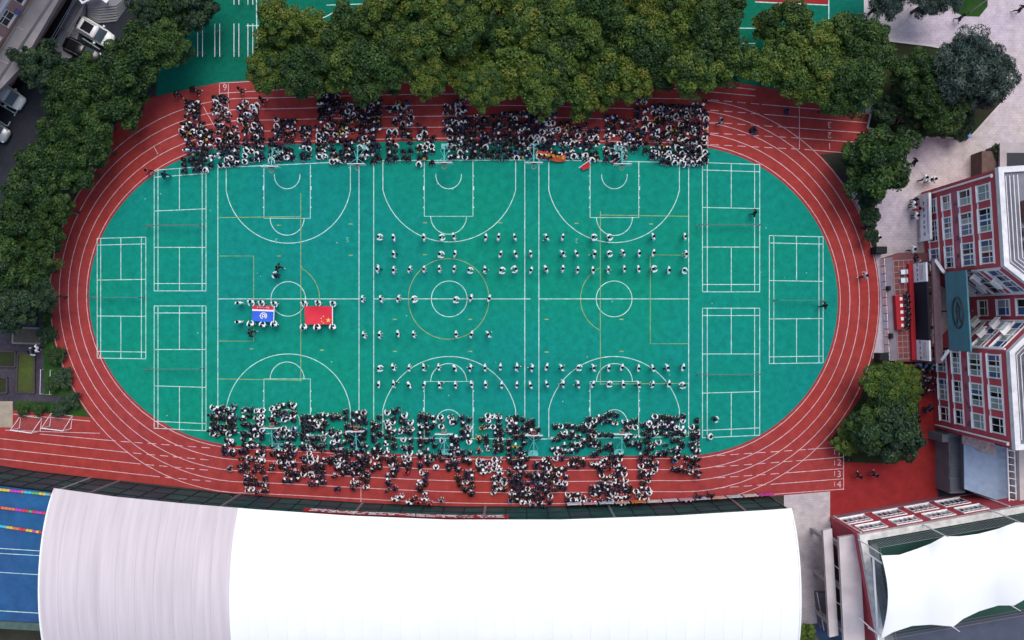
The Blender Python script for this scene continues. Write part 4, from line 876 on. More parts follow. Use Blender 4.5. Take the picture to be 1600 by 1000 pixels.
leftT = [(300,10,44),(258,28,42),(236,16,32),(258,72,40),(228,66,40),(205,108,48),(150,128,44),(110,145,40),(66,105,40),(193,152,46),(142,182,46),(112,215,44),(145,226,36),(80,262,44),(122,264,40),(52,305,44),(84,322,34),(28,352,44),(66,366,38),(14,415,46),(52,420,38),(30,470,42),(66,462,26),(5,490,34)]
for i, (x,y,r) in enumerate(leftT):
    dk_ = (x,y) in ((66,105),(300,10),(30,470),(66,462),(5,490),(236,16)); tree(x, y, r, 'dark' if dk_ else 'green', f'{"dark" if dk_ else "green"} leafy tree, {ordn(i+1)} from the top along the left bend', 'trees along the left bend', hc=5.0+random.uniform(-.5,1))
for x,y,r,k,lab in ((1425,115,40,'green','dark green tree between the olive row and the grey willow'),(1420,200,24,'dark','low dark shrub at the lower kerb of the planted bed'),(1470,185,36,'green','green shrub mass below the grey-green round tree'),(1440,158,32,'green','rounded green shrub beside the bare pinkish bush'),(1498,196,24,'dark','dark shrub at the lower right corner of the planted bed'),(1385,170,26,'dark','dark green shrub left of the bare pinkish bush'),
                    (1366,256,60,'green','single round green tree on the plaza beside the right bend'),(1356,308,20,'dark','dark clipped shrub just below the single round plaza tree'),(1358,340,16,'dark','small dark shrub along the right bend, below another'),(1362,368,12,'dark','smallest dark shrub by the right bend near the loudspeaker'),
                    (1380,597,34,'light','light green tree touching the lower stage corner'),(1412,600,28,'light','smaller light green tree beside the crowd at the building'),(1358,664,38,'green','green tree on the left of the clump by the lower right bend'),(1388,672,52,'dark','large dark green tree by the red forecourt'),(1390,635,38,'green','green tree in the middle of the clump by the forecourt'),(1326,686,25,'light','small pale green tree at the track edge by the lower right bend'),
                    (1385,-2,34,'grey','grey-green tree cut by the top edge, the left one'),(1455,-4,38,'grey','grey-green tree cut by the top edge, the right one'),(1256,994,20,'light','bright green bush at the bottom edge by the paved strip'),(1560,238,13,'dark','small dark potted shrub above the brown shelter')):
    tree(x, y, r, k, lab, hc=(2.0 if r < 30 else 4.5), name='shrub' if r < 30 else 'tree', cat='shrub' if r < 30 else 'tree')
tree(1510,122,64,'grey','big round grey-green willow-like tree on the plaza',hc=5.0)
tree(1530,98,40,'grey','upper right companion of the grey-green round tree',hc=5.5); 
for k,(x,y,r) in enumerate(((72,490,13),(74,520,15),(88,555,16),(98,590,17),(84,600,12),(112,625,14),(60,640,10),(92,640,12),(36,640,10))):
    tree(x,y,r,'dark' if k%2 else 'green', f'low clipped shrub, {ordn(k+1)} from the top on the garden lawn', 'garden shrubs', hc=.7, name='shrub', cat='shrub', zs=.6)
for k,(y,) in enumerate(((585,),(615,),(650,),(680,))):
    x,yy = BP((500-y)/S*-.842-1.0+ -.2, 2.6); e = empty('rooftop_plant', (x,yy,HB+.06), k, f'olive rooftop plant at the right edge, {ordn(k+1)} from the top', 'plant', 'rooftop plants'); c = link('crown', CR['olive'][k%5], e, (0,0,.9)); c.scale = (.4,.4,.35); MB().box(-.35,.35,-.35,.35,0,.5).build('planter', M_conc, e)
# bare bush
e = empty('bare_bush', (*W(1410,180,1.5),0), 0, 'bare pinkish twiggy bush among the green shrubs', 'bush'); g = random.Random(3); mb = MB()
for k in range(90):
    a = g.uniform(0,6.28); el = g.uniform(.3,1.3); L = g.uniform(1.0,1.8); p = Vector((0,0,.9)); dvec = Vector((math.cos(a)*math.cos(el),math.sin(a)*math.cos(el),math.sin(el)))
    q = p+dvec*L*.5; r_ = q+(dvec+Vector((g.uniform(-.5,.5),g.uniform(-.5,.5),g.uniform(-.1,.3))))*L*.5; mb.tube([p,q,r_], .03, 3, r1=.012)
    for _ in range(2): mb.tube([q, q+(dvec+Vector((g.uniform(-.8,.8),g.uniform(-.8,.8),0)))*L*.4], .018, 3, r1=.008)
mt_ = mat('pinkish_twigs',(0.26,0.15,0.13),.8,.2,3); mb.build('twigs', mt_, e).location = (0,0,1.2); MB().tube([(0,0,0),(0,0,2.2)], .08, 6).build('stem', mt_, e)
# ---------------------------------------------------------------- people
M_skin = mat('skin',(0.42,0.25,0.18),.6); M_hair = mat('black_hair',(0.006,0.005,0.006),.8,spec=.12); M_shoe = mat('white_shoes',(0.6,0.6,0.6),.6)
def cloth(n, c): return mat('cloth_'+n, c, .85, .12, 6)
C_white = cloth('white',(0.76,0.77,0.80)); C_navy = cloth('navy',(0.012,0.014,0.052)); C_black = cloth('black',(0.008,0.008,0.011)); C_purple = cloth('purple',(0.06,0.035,0.10)); C_grey = cloth('grey',(0.2,0.2,0.23)); C_red = cloth('red',(0.42,0.03,0.05)); C_yel = cloth('ochre',(0.42,0.27,0.05)); C_blue = cloth('blue',(0.10,0.20,0.38)); C_pale = cloth('pale_pink',(0.5,0.38,0.42))
def skeleton(pose):
    V = {}; 
    if pose.startswith('stand') or pose.startswith('walk'):
        V = dict(pel=(0,0,.93,.135),spi=(0,0,1.12,.165),che=(.0,0,1.32,.215),nec=(.01,0,1.47,.055),hd0=(.03,0,1.55,.085),hd1=(.03,0,1.66,.085))
        wk = pose.startswith('walk'); raise_ = pose.endswith('reach')
        for s,sg in (('l',1),('r',-1)):
            f = (.22 if sg>0 else -.2) if wk else 0
            V['sh'+s]=(0,sg*.215,1.38,.125)
            if raise_: V['el'+s]=(.20,sg*.28,1.18,.07); V['wr'+s]=(.40,sg*.14,1.15,.045); V['ha'+s]=(.47,sg*.12,1.15,.04)
            else: V['el'+s]=(-.03-f*.5,sg*.33,1.12,.075); V['wr'+s]=(.06-f*.8,sg*.34,.90,.05); V['ha'+s]=(.08-f*.8,sg*.32,.81,.042)
            V['hp'+s]=(0,sg*.10,.86,.095); V['kn'+s]=(.03+f*.7,sg*.11,.48,.066); V['an'+s]=(-.03+f*1.2,sg*.11,.09,.045); V['to'+s]=(.14+f*1.2,sg*.13,.04,.04)
    else:
        ln = {'sit':.12,'sitlean':.26,'sitback':-.05}[pose]
        V = dict(pel=(0,0,.14,.15),spi=(ln*.3,0,.33,.14),che=(ln,0,.55,.18),nec=(ln+.05,0,.69,.055),hd0=(ln+.09,0,.76,.085),hd1=(ln+.11,0,.87,.085))
        for s,sg in (('l',1),('r',-1)):
            V['sh'+s]=(ln,sg*.21,.60,.10)
            if pose=='sit': V['el'+s]=(ln+.16,sg*.31,.40,.075); V['wr'+s]=(ln+.36,sg*.14,.42,.038); V['ha'+s]=(ln+.42,sg*.06,.43,.042)
            elif pose=='sitlean': V['el'+s]=(ln+.2,sg*.32,.42,.075); V['wr'+s]=(ln+.35,sg*.24,.32,.038); V['ha'+s]=(ln+.42,sg*.2,.28,.042)
            else: V['el'+s]=(ln+.02,sg*.35,.38,.075); V['wr'+s]=(ln+.22,sg*.30,.24,.038); V['ha'+s]=(ln+.3,sg*.24,.2,.042)
            V['hp'+s]=(.05,sg*.11,.15,.10)
            if pose=='sitback': V['kn'+s]=(.33,sg*.30,.2,.07); V['an'+s]=(.36,sg*-.02+sg*.08,.08,.05); V['to'+s]=(.38,sg*-.10,.06,.04)
            else: V['kn'+s]=(.36,sg*.14,.44,.07); V['an'+s]=(.40,sg*.13,.08,.046); V['to'+s]=(.53,sg*.14,.045,.04)
    E = [('pel','spi','top'),('spi','che','top'),('che','nec','top'),('nec','hd0','skin'),('hd0','hd1','skin')]
    for s in 'lr': E += [('che','sh'+s,'top'),('sh'+s,'el'+s,'sleeve'),('el'+s,'wr'+s,'sleeve'),('wr'+s,'ha'+s,'skin'),('pel','hp'+s,'leg'),('hp'+s,'kn'+s,'leg'),('kn'+s,'an'+s,'leg'),('an'+s,'to'+s,'shoe')]
    return V, E
SLOT = ['top','sleeve','leg','skin','shoe']
def body_geo(pose):
    V, E = skeleton(pose); ks = list(V); me = bpy.data.meshes.new('sk'); me.from_pydata([V[k][:3] for k in ks], [(ks.index(a),ks.index(b)) for a,b,_ in E], [])
    o = bpy.data.objects.new('sk', me); COL.objects.link(o); sm = o.modifiers.new('s','SKIN'); sm.use_smooth_shade = True
    for i,k in enumerate(ks):
        sv = me.skin_vertices[0].data[i]; r = V[k][3]; sv.radius = (r,r); sv.use_root = (k=='pel')
    ss = o.modifiers.new('d','SUBSURF'); ss.levels = 1; ss.render_levels = 1
    dg = bpy.context.evaluated_depsgraph_get(); m2 = bpy.data.meshes.new_from_object(o.evaluated_get(dg)); bpy.data.objects.remove(o)
    n = len(m2.vertices); vs = np.zeros(n*3,np.float32); m2.vertices.foreach_get('co',vs); vs = vs.reshape(-1,3); fs = [tuple(p.vertices) for p in m2.polygons]
    A = np.array([V[a][:3] for a,_,_ in E]); B = np.array([V[b][:3] for _,b,_ in E]); mi = []
    for f in fs:
        c = vs[list(f)].mean(0); d = B-A; t = np.clip(((c-A)*d).sum(1)/(d*d).sum(1),0,1); k = np.linalg.norm(A+d*t[:,None]-c,axis=1).argmin(); mi.append(SLOT.index(E[k][2]))
    h = np.array(V['hd1'][:3]); hb_ = np.array(V['hd0'][:3]); hv = []; hf = []; N=10
    for i in range(5):
        ph = R(90-i*26)
        for j in range(N):
            a = 2*math.pi*j/N; r = .138*math.cos(ph) if i else .004; drop = (-.03 if math.cos(a) > .3 and i == 4 else 0)
            back = -.02; hv.append((h[0]+back+r*math.cos(a)*(1.05), h[1]+r*math.sin(a)*.92, h[2]-.02+.13*math.sin(ph)+ (.06 if (math.cos(a)>.3 and i>=4) else 0)))
    for i in range(4):
        for j in range(N): hf.append((i*N+j,(i+1)*N+j,(i+1)*N+(j+1)%N,i*N+(j+1)%N))
    return vs, fs, mi, np.array(hv,np.float32), hf
GEO = {p: body_geo(p) for p in ('stand','walk','standreach','sit','sitlean','sitback')}
OUT = {'white':(C_white,C_white,C_black),'navy':(C_navy,C_navy,C_black),'black':(C_black,C_black,C_black),'navy with white sleeves':(C_navy,C_white,C_navy),'white with navy sleeves':(C_white,C_navy,C_navy),'purple':(C_purple,C_purple,C_black),'grey':(C_grey,C_grey,C_black),'red':(C_red,C_red,C_black),'ochre':(C_yel,C_yel,C_black),'light blue':(C_blue,C_blue,C_navy),'pale pink':(C_pale,C_pale,C_black)}
PM = {}
def pmesh(pose, out):
    if (pose,out) not in PM:
        vs, fs, mi, hv, hf = GEO[pose]; me = bpy.data.meshes.new('person'); me.from_pydata(vs.tolist(),[],fs); t,s,l = OUT[out]
        for m in (t,s,l,M_skin,M_shoe): me.materials.append(m)
        me.polygons.foreach_set('material_index',mi); me.polygons.foreach_set('use_smooth',[True]*len(fs)); me.update()
        hk = ('hair',pose)
        if hk not in PM:
            hm = bpy.data.meshes.new('hair'); hm.from_pydata(hv.tolist(),[],hf); hm.materials.append(M_hair); hm.polygons.foreach_set('use_smooth',[True]*len(hf)); hm.update(); PM[hk] = hm
        PM[(pose,out)] = me
    return PM[(pose,out)], PM[('hair',pose)]
def person(px, py, rz, pose, out, lab, group=None, z=0.02, h=1.0, sc=None):
    me, hm = pmesh(pose,out); o = link('person', me, None, (*W(px,py,z+h), z), rz); s = sc or (random.uniform(1.04,1.16) if not pose.startswith('sit') else random.uniform(.94,1.06)); o.scale = (s,s,s)
    link('hair', hm, o); return tag(o, lab, 'person', group)
RD = lambda a, j=.5: R(a)+random.uniform(-j,j)
rows_ = [('top row of the formation',371,[592,616,663,689,709.5,759,779,804.5,854,879,925.5,950,1020,1069.5]),('second row of the formation',396.5,[616,687.5,711,782,805.5,829,879,900.5,928,950,973,998,1020,1070.5]),
 ('third row of the formation',421.5,[591,616,640.5,663,687,710,733,757.5,782.5,806,829.5,853,879,902,926,950,975,997,1019,1044,1067]),('row on the centre line',467,[567,596,623,646,711,736,764.5]),('row just below the centre line',522.5,[569.5,594,622.5,647,713,737,763]),
 ('last row but one',574,[592.5,615.5,640,662.5,686,711,735,758,782,807.5,831,854,877.5,902.5,927,950.5,971,997,1019.5,1042,1066]),('bottom row of the formation',600.5,[592.5,615.5,640,663,687,712,737,759,784,807.5,829,854.5,879.5,903,926,949.5,973,997,1019,1044,1067.5])]
for rn, y, xs_ in rows_:
    for i, x in enumerate(xs_):
        person(x, y+random.uniform(-1.2,1.2), RD(0 if random.random()<.75 else 180,.4), random.choice(['stand','stand','stand','standreach','walk']), 'white', f'performer in white, {ordn(i+1)} from left in the {rn}', 'performers standing in rows on the courts')
# flag bearers
for k,(x,y) in enumerate(((374,473.5),(393.6,471),(409,471.5),(429,473))): person(x,y,RD(-90,.2),'standreach' if k else 'stand','white',f'flag bearer in white above the blue flag, {ordn(k+1)} from left','flag bearers',h=1.2)
for k,(x,y) in enumerate(((373,503),(392,508),(409.7,509),(428.6,508.5))): person(x,y,RD(90,.2),'standreach' if k else 'stand','white',f'flag bearer in white below the blue flag, {ordn(k+1)} from left','flag bearers',h=1.2)
for k,(x,y) in enumerate(((475.5,472.5),(497.6,471.5),(521,472.5))): person(x,y,RD(-90,.2),'standreach','white',f'flag bearer in white above the red flag, {ordn(k+1)} from left','flag bearers',h=1.2)
for k,(x,y) in enumerate(((474.8,513),(496,513.5),(519.6,513))): person(x,y,RD(90,.2),'standreach','white',f'flag bearer in white below the red flag, {ordn(k+1)} from left','flag bearers',h=1.2)
def flag(name, pts, lab, kinds, mats):
    h = 1.25; c = [W(*p,h) for p in pts]; n, m_ = 24, 20; mb = MB(); vs = []
    for j in range(m_+1):
        for i in range(n+1):
            u, v = i/n, j/m_; a = (c[0][0]*(1-u)+c[1][0]*u, c[0][1]*(1-u)+c[1][1]*u); b = (c[3][0]*(1-u)+c[2][0]*u, c[3][1]*(1-u)+c[2][1]*u)
            vs.append((a[0]*(1-v)+b[0]*v, a[1]*(1-v)+b[1]*v, h-.18*math.sin(math.pi*u)*math.sin(math.pi*v)+.03*math.sin(u*9+v*4)))
    for j in range(m_):
        mb.add([], [], 0)
    k0 = 0; mb.v = vs
    for j in range(m_):
        for i in range(n): mb.f.append((j*(n+1)+i,j*(n+1)+i+1,(j+1)*(n+1)+i+1,(j+1)*(n+1)+i)); mb.m.append(kinds(j/m_))
    o = tag(mb.build(name, mats, None, True), lab, 'flag'); return o, (lambda u,v: ((c[0][0]*(1-u)+c[1][0]*u)*(1-v)+(c[3][0]*(1-u)+c[2][0]*u)*v, (c[0][1]*(1-u)+c[1][1]*u)*(1-v)+(c[3][1]*(1-u)+c[2][1]*u)*v))
m_fr = mat('flag_red',(0.55,0.008,0.03),.7); m_fb = mat('flag_blue',(0.01,0.09,0.55),.7); m_fw = mat('flag_white',(0.75,0.75,0.78),.7)
fo, P = flag('school_flag',[(394.3,477),(429,478),(427.5,503.5),(393.6,501.5)],'blue school flag with red band and white emblem held flat by bearers',lambda v: 0 if v<.22 else 1 if v<.34 else 2,[m_fr,m_fw,m_fb])
mb = MB(); cx, cy = P(.52,.64)
mb.tube([(cx+.34*math.cos(R(a)),cy+.30*math.sin(R(a)),1.235) for a in range(-60,265,15)], .05, 5); mb.tube([(cx+.15*math.cos(R(a)),cy+.13*math.sin(R(a)),1.235) for a in range(0,360,30)], .05, 5, closed=True); mb.tube([(cx+.17,cy+.12,1.235),(cx+.19,cy-.12,1.235),(cx+.33,cy-.1,1.235)], .04, 5)
mb.build('emblem', m_fw, fo); mb = MB()
for k in range(7): glyph(mb, lambda s_,z_: (s_,z_,1.27), P(.24+.085*k,.11)[0], P(.24+.085*k,.11)[1], .15, .3)
mb.build('lettering', m_fw, fo)
a = W(428.5,478,1.3); b = W(427.5,504,1.3); MB().tube([(*a,1.3),(*b,1.3)], .045, 6).build('pole', m_fw, fo)
fo, P = flag('red_flag',[(475.5,478.4),(519,478.4),(519,507),(477,507)],'large red flag with yellow stars held flat by six bearers',lambda v: 0,[m_fr])
def star(c, r, rot):
    vs = [(c[0]+(r if k%2==0 else r*.4)*math.cos(rot+k*math.pi/5), c[1]+(r if k%2==0 else r*.4)*math.sin(rot+k*math.pi/5), 1.285) for k in range(10)]
    MB().add(vs, [tuple(range(10))]).build('star', mat('flag_gold',(0.65,0.45,0.08),.6), fo)
star(P(.86,.77),.28,.3)
for u,v in ((.68,.56),(.60,.67),(.61,.83),(.68,.92)): star(P(u,v),.10,1)
a = W(519.5,478,1.3); b = W(519.5,508,1.3); MB().tube([(*a,1.3),(*b,1.3)], .05, 6).build('pole', m_fw, fo)
# people walking or standing on their own
solo = [(436,418,30,'walk','black','person in black walking above the centre circle of the left court'),(434,431,200,'standreach','navy with white sleeves','person in navy with white sleeves above the blue flag'),(393,520,0,'walk','black','person in black walking just below the blue flag'),
(1178,333,20,'walk','black','person in black on the upper right badminton court'),(1287,477,0,'walk','black','person in dark clothes at the net post of the far right court'),(1350,354,10,'walk','navy','person in navy crossing the right bend of the track'),(1355,355,0,'walk','black','person in black crossing the right bend beside the hedge'),(1350,431,180,'walk','pale pink','person in pale top walking in the right bend opposite the stage'),
(1370,372,0,'stand','white','person in white at the plaza edge above the big loudspeaker'),(1402,221,40,'walk','black','person in black below the planted bed, the left one'),(1416,229,40,'walk','black','person in black below the planted bed, the right one'),(1500,28,60,'walk','black','person in black beside the lawn corner at the top'),(1592,15,220,'walk','black','person in black at the upper right corner of the plaza'),
(1426,254,20,'walk','black','lone person in black on the plaza right of the round tree'),(1443,279,0,'walk','white','person in white, left of the three near the red facade corner'),(1450,282,30,'stand','white','person in white, middle of the three near the facade corner'),(1457,281,0,'walk','white','person in white, right of the three near the facade corner'),
(1428,313,0,'stand','navy with white sleeves','uppermost person of the four by the printed banner wall'),(1425,321,0,'stand','white','second person of the four by the printed banner wall'),(1431,327,90,'stand','red','third person of the four by the printed banner wall'),(1429,338,0,'stand','white','lowest person of the four by the printed banner wall'),
(1425,390,200,'walk','white','person in white walking towards the upper stage corner'),(1428,403,200,'walk','black','person in black at the upper end of the stage'),(1434,411,180,'stand','pale pink','person in pale top close to the white screen panel'),
(1325,717,90,'stand','black','person in black below the tree clump beside the lane numbers'),(1341,743,330,'walk','black','person in black on the red forecourt, the left one'),(1366,741,330,'walk','navy','person in navy on the red forecourt, the right one'),
(278,147,60,'walk','black','lone person in black left of the upper crowd on red ground'),(296,139,0,'sitlean','black','person in black, left one near the upper track corner'),(308,143,330,'walk','black','person in black, right one near the upper track corner'),(376,141,330,'walk','black','person in black alone near lane six at the upper straight'),(410,157,340,'walk','black','person in black alone on the upper straight below the trees'),
(1125,190,0,'walk','grey','person in grey just right of the upper crowd'),(1172,203,0,'sitlean','black','person in black sitting on the upper right straight, left one'),(1184,205,180,'sitlean','purple','person in purple sitting on the upper right straight, right one'),(1226,174,0,'sit','navy','person sitting on the straight below the right trees'),
(52,549,0,'walk','navy with white sleeves','person on the garden path, the left one'),(60,544,180,'walk','white','person on the garden path, the right one'),(363,776,0,'stand','black','lone person in black at the glass front, left of the crowd'),(233,268,0,'walk','red','person in red at the inner edge of the upper left bend'),(259,274,200,'walk','navy','person in navy at the corner of the upper left badminton court'),
(1074,781,90,'stand','white with navy sleeves','person right of the lower crowd, first of three by the boards'),(1091,775,90,'walk','navy','person right of the lower crowd, second of three by the boards'),(1109,773,90,'walk','black','person right of the lower crowd, third of three by the boards'),(354,732,0,'sitlean','grey','person in grey sitting alone left of the lower crowd'),(528,762,90,'standreach','navy','person in navy alone on the lower straight near the finish line'),
(1115,654,20,'standreach','navy with white sleeves','person standing on the lower right badminton court edge'),(1086,657,0,'sit','black','person in black sitting alone at the right court sideline'),(1106,682,0,'sit','white','person in white at the corner of the lower right badminton court'),(621,640,0,'standreach','navy','person standing in front of the lower crowd in the middle court')]
for x,y,a,p,o_,lab in solo: person(x,y,R(-a),p,o_,lab,h=.9 if p[0]!='s' or p.startswith('stand') else .4)
for k,(x,y) in enumerate(((1414,463),(1415,472),(1416,482),(1416,491),(1416,500),(1415,509))):
    person(x,y,math.pi,'stand','black' if k%2 else 'navy',f'person behind the red stage table, {ordn(k+1)} from the top','people behind the stage table',z=SH+.02,h=.9)
g = random.Random(5)
cl = [(1437,572),(1446,570),(1455,573),(1450,580),(1441,582),(1432,588),(1428,600),(1434,606),(1440,598),(1443,607),(1452,590),(1456,600),(1453,610),(1448,596),(1437,615),(1430,650),(1432,657),(1427,643),(1452,637),(1447,640)]
for k,(x,y) in enumerate(cl): person(x,y,g.uniform(0,6.28),'stand' if k%3 else 'walk',g.choice(['black','navy','navy','navy with white sleeves','black','light blue']),f'student waiting between trees and the red building, {ordn(k+1)} of the group','students waiting beside the red building')
for k,(x,y) in enumerate(((618,779),(626,775),(640,784),(647,779),(655,783),(664,779),(672,786),(690,781))): person(x,y,R(90)+g.uniform(-.5,.5),'stand',g.choice(['navy','white','red','black','grey']),f'person standing by the glass hall below the crowd, {ordn(k+1)} from left','people standing by the glass hall',h=.9)
# --- crowds: class blocks (x0,y0,x1,y1,share of white)
LOW = '327 638 368 683 20,347 688 367 718 20,377 642 397 701 5,397 642 414 701 45,375 699 414 721 30,394 721 415 741 20,372 723 389 746 10,382 746 418 771 20,422 636 463 663 35,422 669 463 701 15,421 703 441 737 15,441 701 463 732 40,442 732 468 757 20,470 651 510 708 25,470 708 490 750 30,492 717 508 759 15,482 742 494 759 10,514 647 533 660 10,514 667 533 705 35,514 705 570 732 15,521 732 562 748 10,546 750 576 766 15,537 645 574 705 8,560 706 578 750 10,579 650 597 710 5,582 706 598 739 15,600 645 620 706 15,600 712 620 728 5,609 726 625 742 5,601 742 621 770 15,623 652 646 683 60,627 687 646 732 10,631 724 642 746 5,652 647 672 735 5,650 741 671 771 15,672 651 693 674 25,672 687 693 728 10,676 728 685 738 90,700 651 715 670 20,702 683 717 710 5,697 710 719 742 8,710 742 719 766 10,719 647 737 692 5,719 692 737 728 10,722 737 742 779 12,749 649 783 674 40,771 672 786 715 3,744 683 765 710 30,744 717 785 742 60,769 742 791 773 20,792 654 820 692 15,792 695 820 746 8,796 755 862 791 12,800 653 812 688 20,800 711 827 735 5,820 657 845 688 3,833 725 843 752 5,847 717 860 752 5,862 733 887 768 12,800 744 862 756 15,862 667 909 684 15,861 684 887 709 8,887 684 907 709 8,909 657 932 702 15,866 709 882 723 50,889 717 915 735 8,922 711 973 735 15,934 735 979 764 20,934 649 965 665 20,934 682 959 709 10,973 659 998 684 10,977 684 996 702 5,1002 665 1018 690 5,1012 651 1070 684 25,996 692 1043 717 5,1047 688 1070 713 5,1047 713 1076 742 5,998 719 1029 744 20,998 744 1018 770 20,1078 667 1093 690 15,1078 692 1093 746 25,882 772 1020 791 25,920 760 998 776 15'
TOP = '289 152 313 184 20,332 146 355 173 20,280 189 332 210 12,289 210 334 242 8,284 242 334 265 10,334 176 360 197 15,337 195 374 232 12,339 232 374 258 12,371 157 404 187 40,379 189 398 251 22,398 192 412 248 20,427 182 462 210 15,419 213 459 248 15,497 137 529 172 15,498 158 554 214 15,557 151 596 217 8,603 166 622 203 5,617 154 642 168 8,625 171 645 186 8,625 186 645 217 12,603 205 622 249 8,627 221 645 246 10,470 191 485 248 28,491 196 512 245 30,515 214 554 252 20,558 221 596 249 12,650 194 670 253 25,693 152 730 202 15,670 208 681 253 12,699 180 739 245 12,739 179 785 245 12,785 170 828 245 8,825 156 871 222 55,828 222 900 243 30,871 187 900 223 15,900 195 936 249 22,945 173 965 216 8,943 219 980 249 15,969 185 1012 233 12,992 156 1012 187 40,1015 179 1067 253 38,1060 179 1107 253 28,1019 159 1105 179 12,1067 230 1105 256 50'
seats = []
for which, src in (('low',LOW),('top',TOP)):
    for blk in src.split(','):
        x0,y0,x1,y1,wp = map(int, blk.split()); nx = max(1,round((x1-x0)/8.6)); ny = max(1,round((y1-y0)/7.6))
        for i in range(nx):
            for j in range(ny):
                if g.random() < .06: continue
                x = x0+(i+.5)*(x1-x0)/nx+g.uniform(-1.1,1.1); y = y0+(j+.5)*(y1-y0)/ny+g.uniform(-2.2,2.2)
                q = g.random()*100 - (6 if which=='top' else 2)
                out = g.choice(['white','white','white','white with navy sleeves']) if q < wp else g.choices(['navy','black','navy with white sleeves','purple','grey','red','ochre','light blue','pale pink'],[52,36,7,2 if which=='top' else 1.5,1,.4,.9 if which=='top' else .1,.5,.8])[0]
                seats.append([which,x,y,out,g.choice(['sit','sit','sitlean','sitback','sitlean','stand']) , g.gauss(0,.32)+(R(-90) if which=='top' else R(90)), 0])
# front edge of each crowd: separate people
for which, lab, sgn in (('top','upper',1),('low','lower',-1)):
    bins = {}
    for s_ in seats:
        if s_[0] != which: continue
        b = int(s_[1]//13)
        if b not in bins or sgn*s_[2] > sgn*bins[b][2]: bins[b] = s_
    for k, b in enumerate(sorted(bins)):
        s_ = bins[b]; s_[6] = 1; pose = s_[4] if s_[4] != 'stand' else 'sit'
        cl_ = {'navy':'navy','black':'black','navy with white sleeves':'navy and white','white with navy sleeves':'white and navy'}.get(s_[3], s_[3])
        person(s_[1],s_[2],s_[5],pose,s_[3],f'seated student in {cl_}, {ordn(k+1)} from left at the {lab} crowd front edge',f'students seated at the front of the {lab} crowd',z=.025,h=.5)
# everyone else is one mass
allm = []; mid = {}
def mslot(m):
    if m.name not in mid: mid[m.name] = len(allm); allm.append(m)
    return mid[m.name]
VV = []; LV = []; LT = []; MI = []; base = 0
for s_ in seats:
    if s_[6]: continue
    vs, fs, mi, hv, hf = GEO[s_[4]]; t,sl_,l = OUT[s_[3]]; ms_ = [mslot(m) for m in (t,sl_,l,M_skin,M_shoe)]
    V = np.vstack([vs,hv]); F_ = list(fs)+[tuple(i+len(vs) for i in f) for f in hf]; mm = [ms_[k] for k in mi]+[mslot(M_hair)]*len(hf)
    if g.random() < .38:      # a sheet of paper, bag or folded jacket on the lap
        k = len(V); c = (.42,g.uniform(-.1,.1),.5) if s_[4] != 'stand' else (.3,0,1.0); d = g.uniform(.08,.16); e2 = g.uniform(.07,.15)
        V = np.vstack([V, [(c[0]-d,c[1]-e2,c[2]),(c[0]+d,c[1]-e2,c[2]+.03),(c[0]+d,c[1]+e2,c[2]+.05),(c[0]-d,c[1]+e2,c[2])]]); F_.append((k,k+1,k+2,k+3)); mm.append(mslot(g.choice([C_white,C_white,C_white,C_white,C_white,C_pale,C_pale,C_yel if s_[0]=='top' else C_white])))
    a = s_[5]; sc = g.uniform(.88,1.0); ca_, sa_ = math.cos(a)*sc, math.sin(a)*sc; x, y = W(s_[1],s_[2],.5)
    VV.append(np.column_stack([V[:,0]*ca_-V[:,1]*sa_+x, V[:,0]*sa_+V[:,1]*ca_+y, V[:,2]*sc+.025]))
    for f in F_: LV.extend([i+base for i in f]); LT.append(len(f))
    MI.extend(mm); base += len(V)
VV = np.vstack(VV).astype(np.float32); me = bpy.data.meshes.new('seated_crowd'); me.vertices.add(len(VV)); me.vertices.foreach_set('co',VV.ravel())
LT = np.array(LT); me.loops.add(len(LV)); me.loops.foreach_set('vertex_index',np.array(LV)); me.polygons.add(len(LT)); me.polygons.foreach_set('loop_start',np.concatenate([[0],np.cumsum(LT)[:-1]])); me.polygons.foreach_set('loop_total',LT)
for m in allm: me.materials.append(m)
me.polygons.foreach_set('material_index',np.array(MI)); me.polygons.foreach_set('use_smooth',np.ones(len(LT),bool)); me.update(calc_edges=True); me.validate()
tag(link('seated_crowd', me), 'dense crowds of students in navy, black and white beside both long sides of the field', 'crowd', None, 'stuff')
print('crowd', len(seats), 'faces', len(LT))
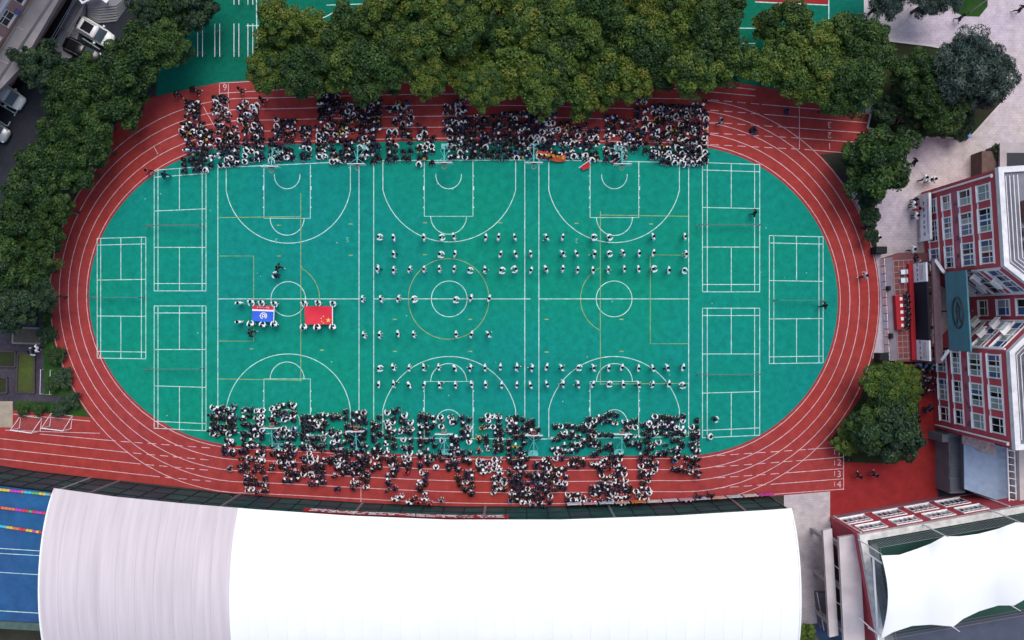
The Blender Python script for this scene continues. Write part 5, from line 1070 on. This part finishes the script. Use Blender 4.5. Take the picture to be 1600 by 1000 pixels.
# cloth banner and small flags in front of the upper crowd
mb = MB(); n = 16; P1 = WP([(838,241),(884,248)],.6); vs = []
for i in range(n+1):
    t = i/n; x = P1[0][0]+(P1[1][0]-P1[0][0])*t; y = P1[0][1]+(P1[1][1]-P1[0][1])*t+.12*math.sin(t*7)
    vs += [(x,y+.3,.75),(x,y-.3,.45)]
mb.add(vs, [(2*i,2*i+1,2*i+3,2*i+2) for i in range(n)]); o = tag(mb.build('cloth_banner', mat('orange_red_cloth',(0.5,0.06,0.02),.8,.2,4), None, True), 'orange-red cloth banner with yellow characters at the front of the upper crowd', 'banner')
mb = MB()
for k in range(6): glyph(mb, lambda s_,z_: (s_, z_, .78-.0*(z_)), P1[0][0]+(P1[1][0]-P1[0][0])*(k+.6)/6.2, P1[0][1]+(P1[1][1]-P1[0][1])*(k+.6)/6.2+.05, .36, .2)
mb.build('lettering', mat('yellow_ink',(0.6,0.4,0.05),.7), o)
for k,(x,y,lab) in enumerate(((916,260,'red pennant with white pole lying on the right court baseline'),(960,252,'small red pennant beside the upper hoop of the right court'),(1072,256,'small red pennant at the right end of the upper crowd'))):
    s_ = 1 if k == 0 else .5; a = W(x,y,.5); e = empty('pennant', (*a,.3), R(35), lab, 'flag', 'red pennants'); MB().add([(-.5*s_,.3*s_,.1),(.5*s_,.3*s_,.15),(.3*s_,-.3*s_,.05),(-.5*s_,-.15*s_,.1)],[(0,1,2,3)]).build('cloth', M_redcloth, e); MB().tube([(-.7*s_,.32*s_,.08),(.6*s_,.33*s_,.16)], .03, 5).build('pole', M_white, e)
import OpenImageIO as oiio, numpy as np, sys
b=oiio.ImageBuf('/workdir/render_main.png').get_pixels(oiio.FLOAT)
for n,(x,y,w) in dict(field=(630,435,8),fieldL=(300,480,6),trackR=(1336,400,4),trackB=(200,700,5),plaza=(1560,150,15),roof=(800,900,20),roofL=(200,900,20),treeTop=(800,80,40),treeL=(150,180,40),asph=(50,220,10),blue=(30,850,10),forec=(1390,760,10),redw=(1495,330,2),conc=(1325,900,6)).items():
    k=.64; p=b[int((y-w)*k):int((y+w)*k)+1,int((x-w)*k):int((x+w)*k)+1,:3].reshape(-1,3).mean(0)*255; print(n,p.round())
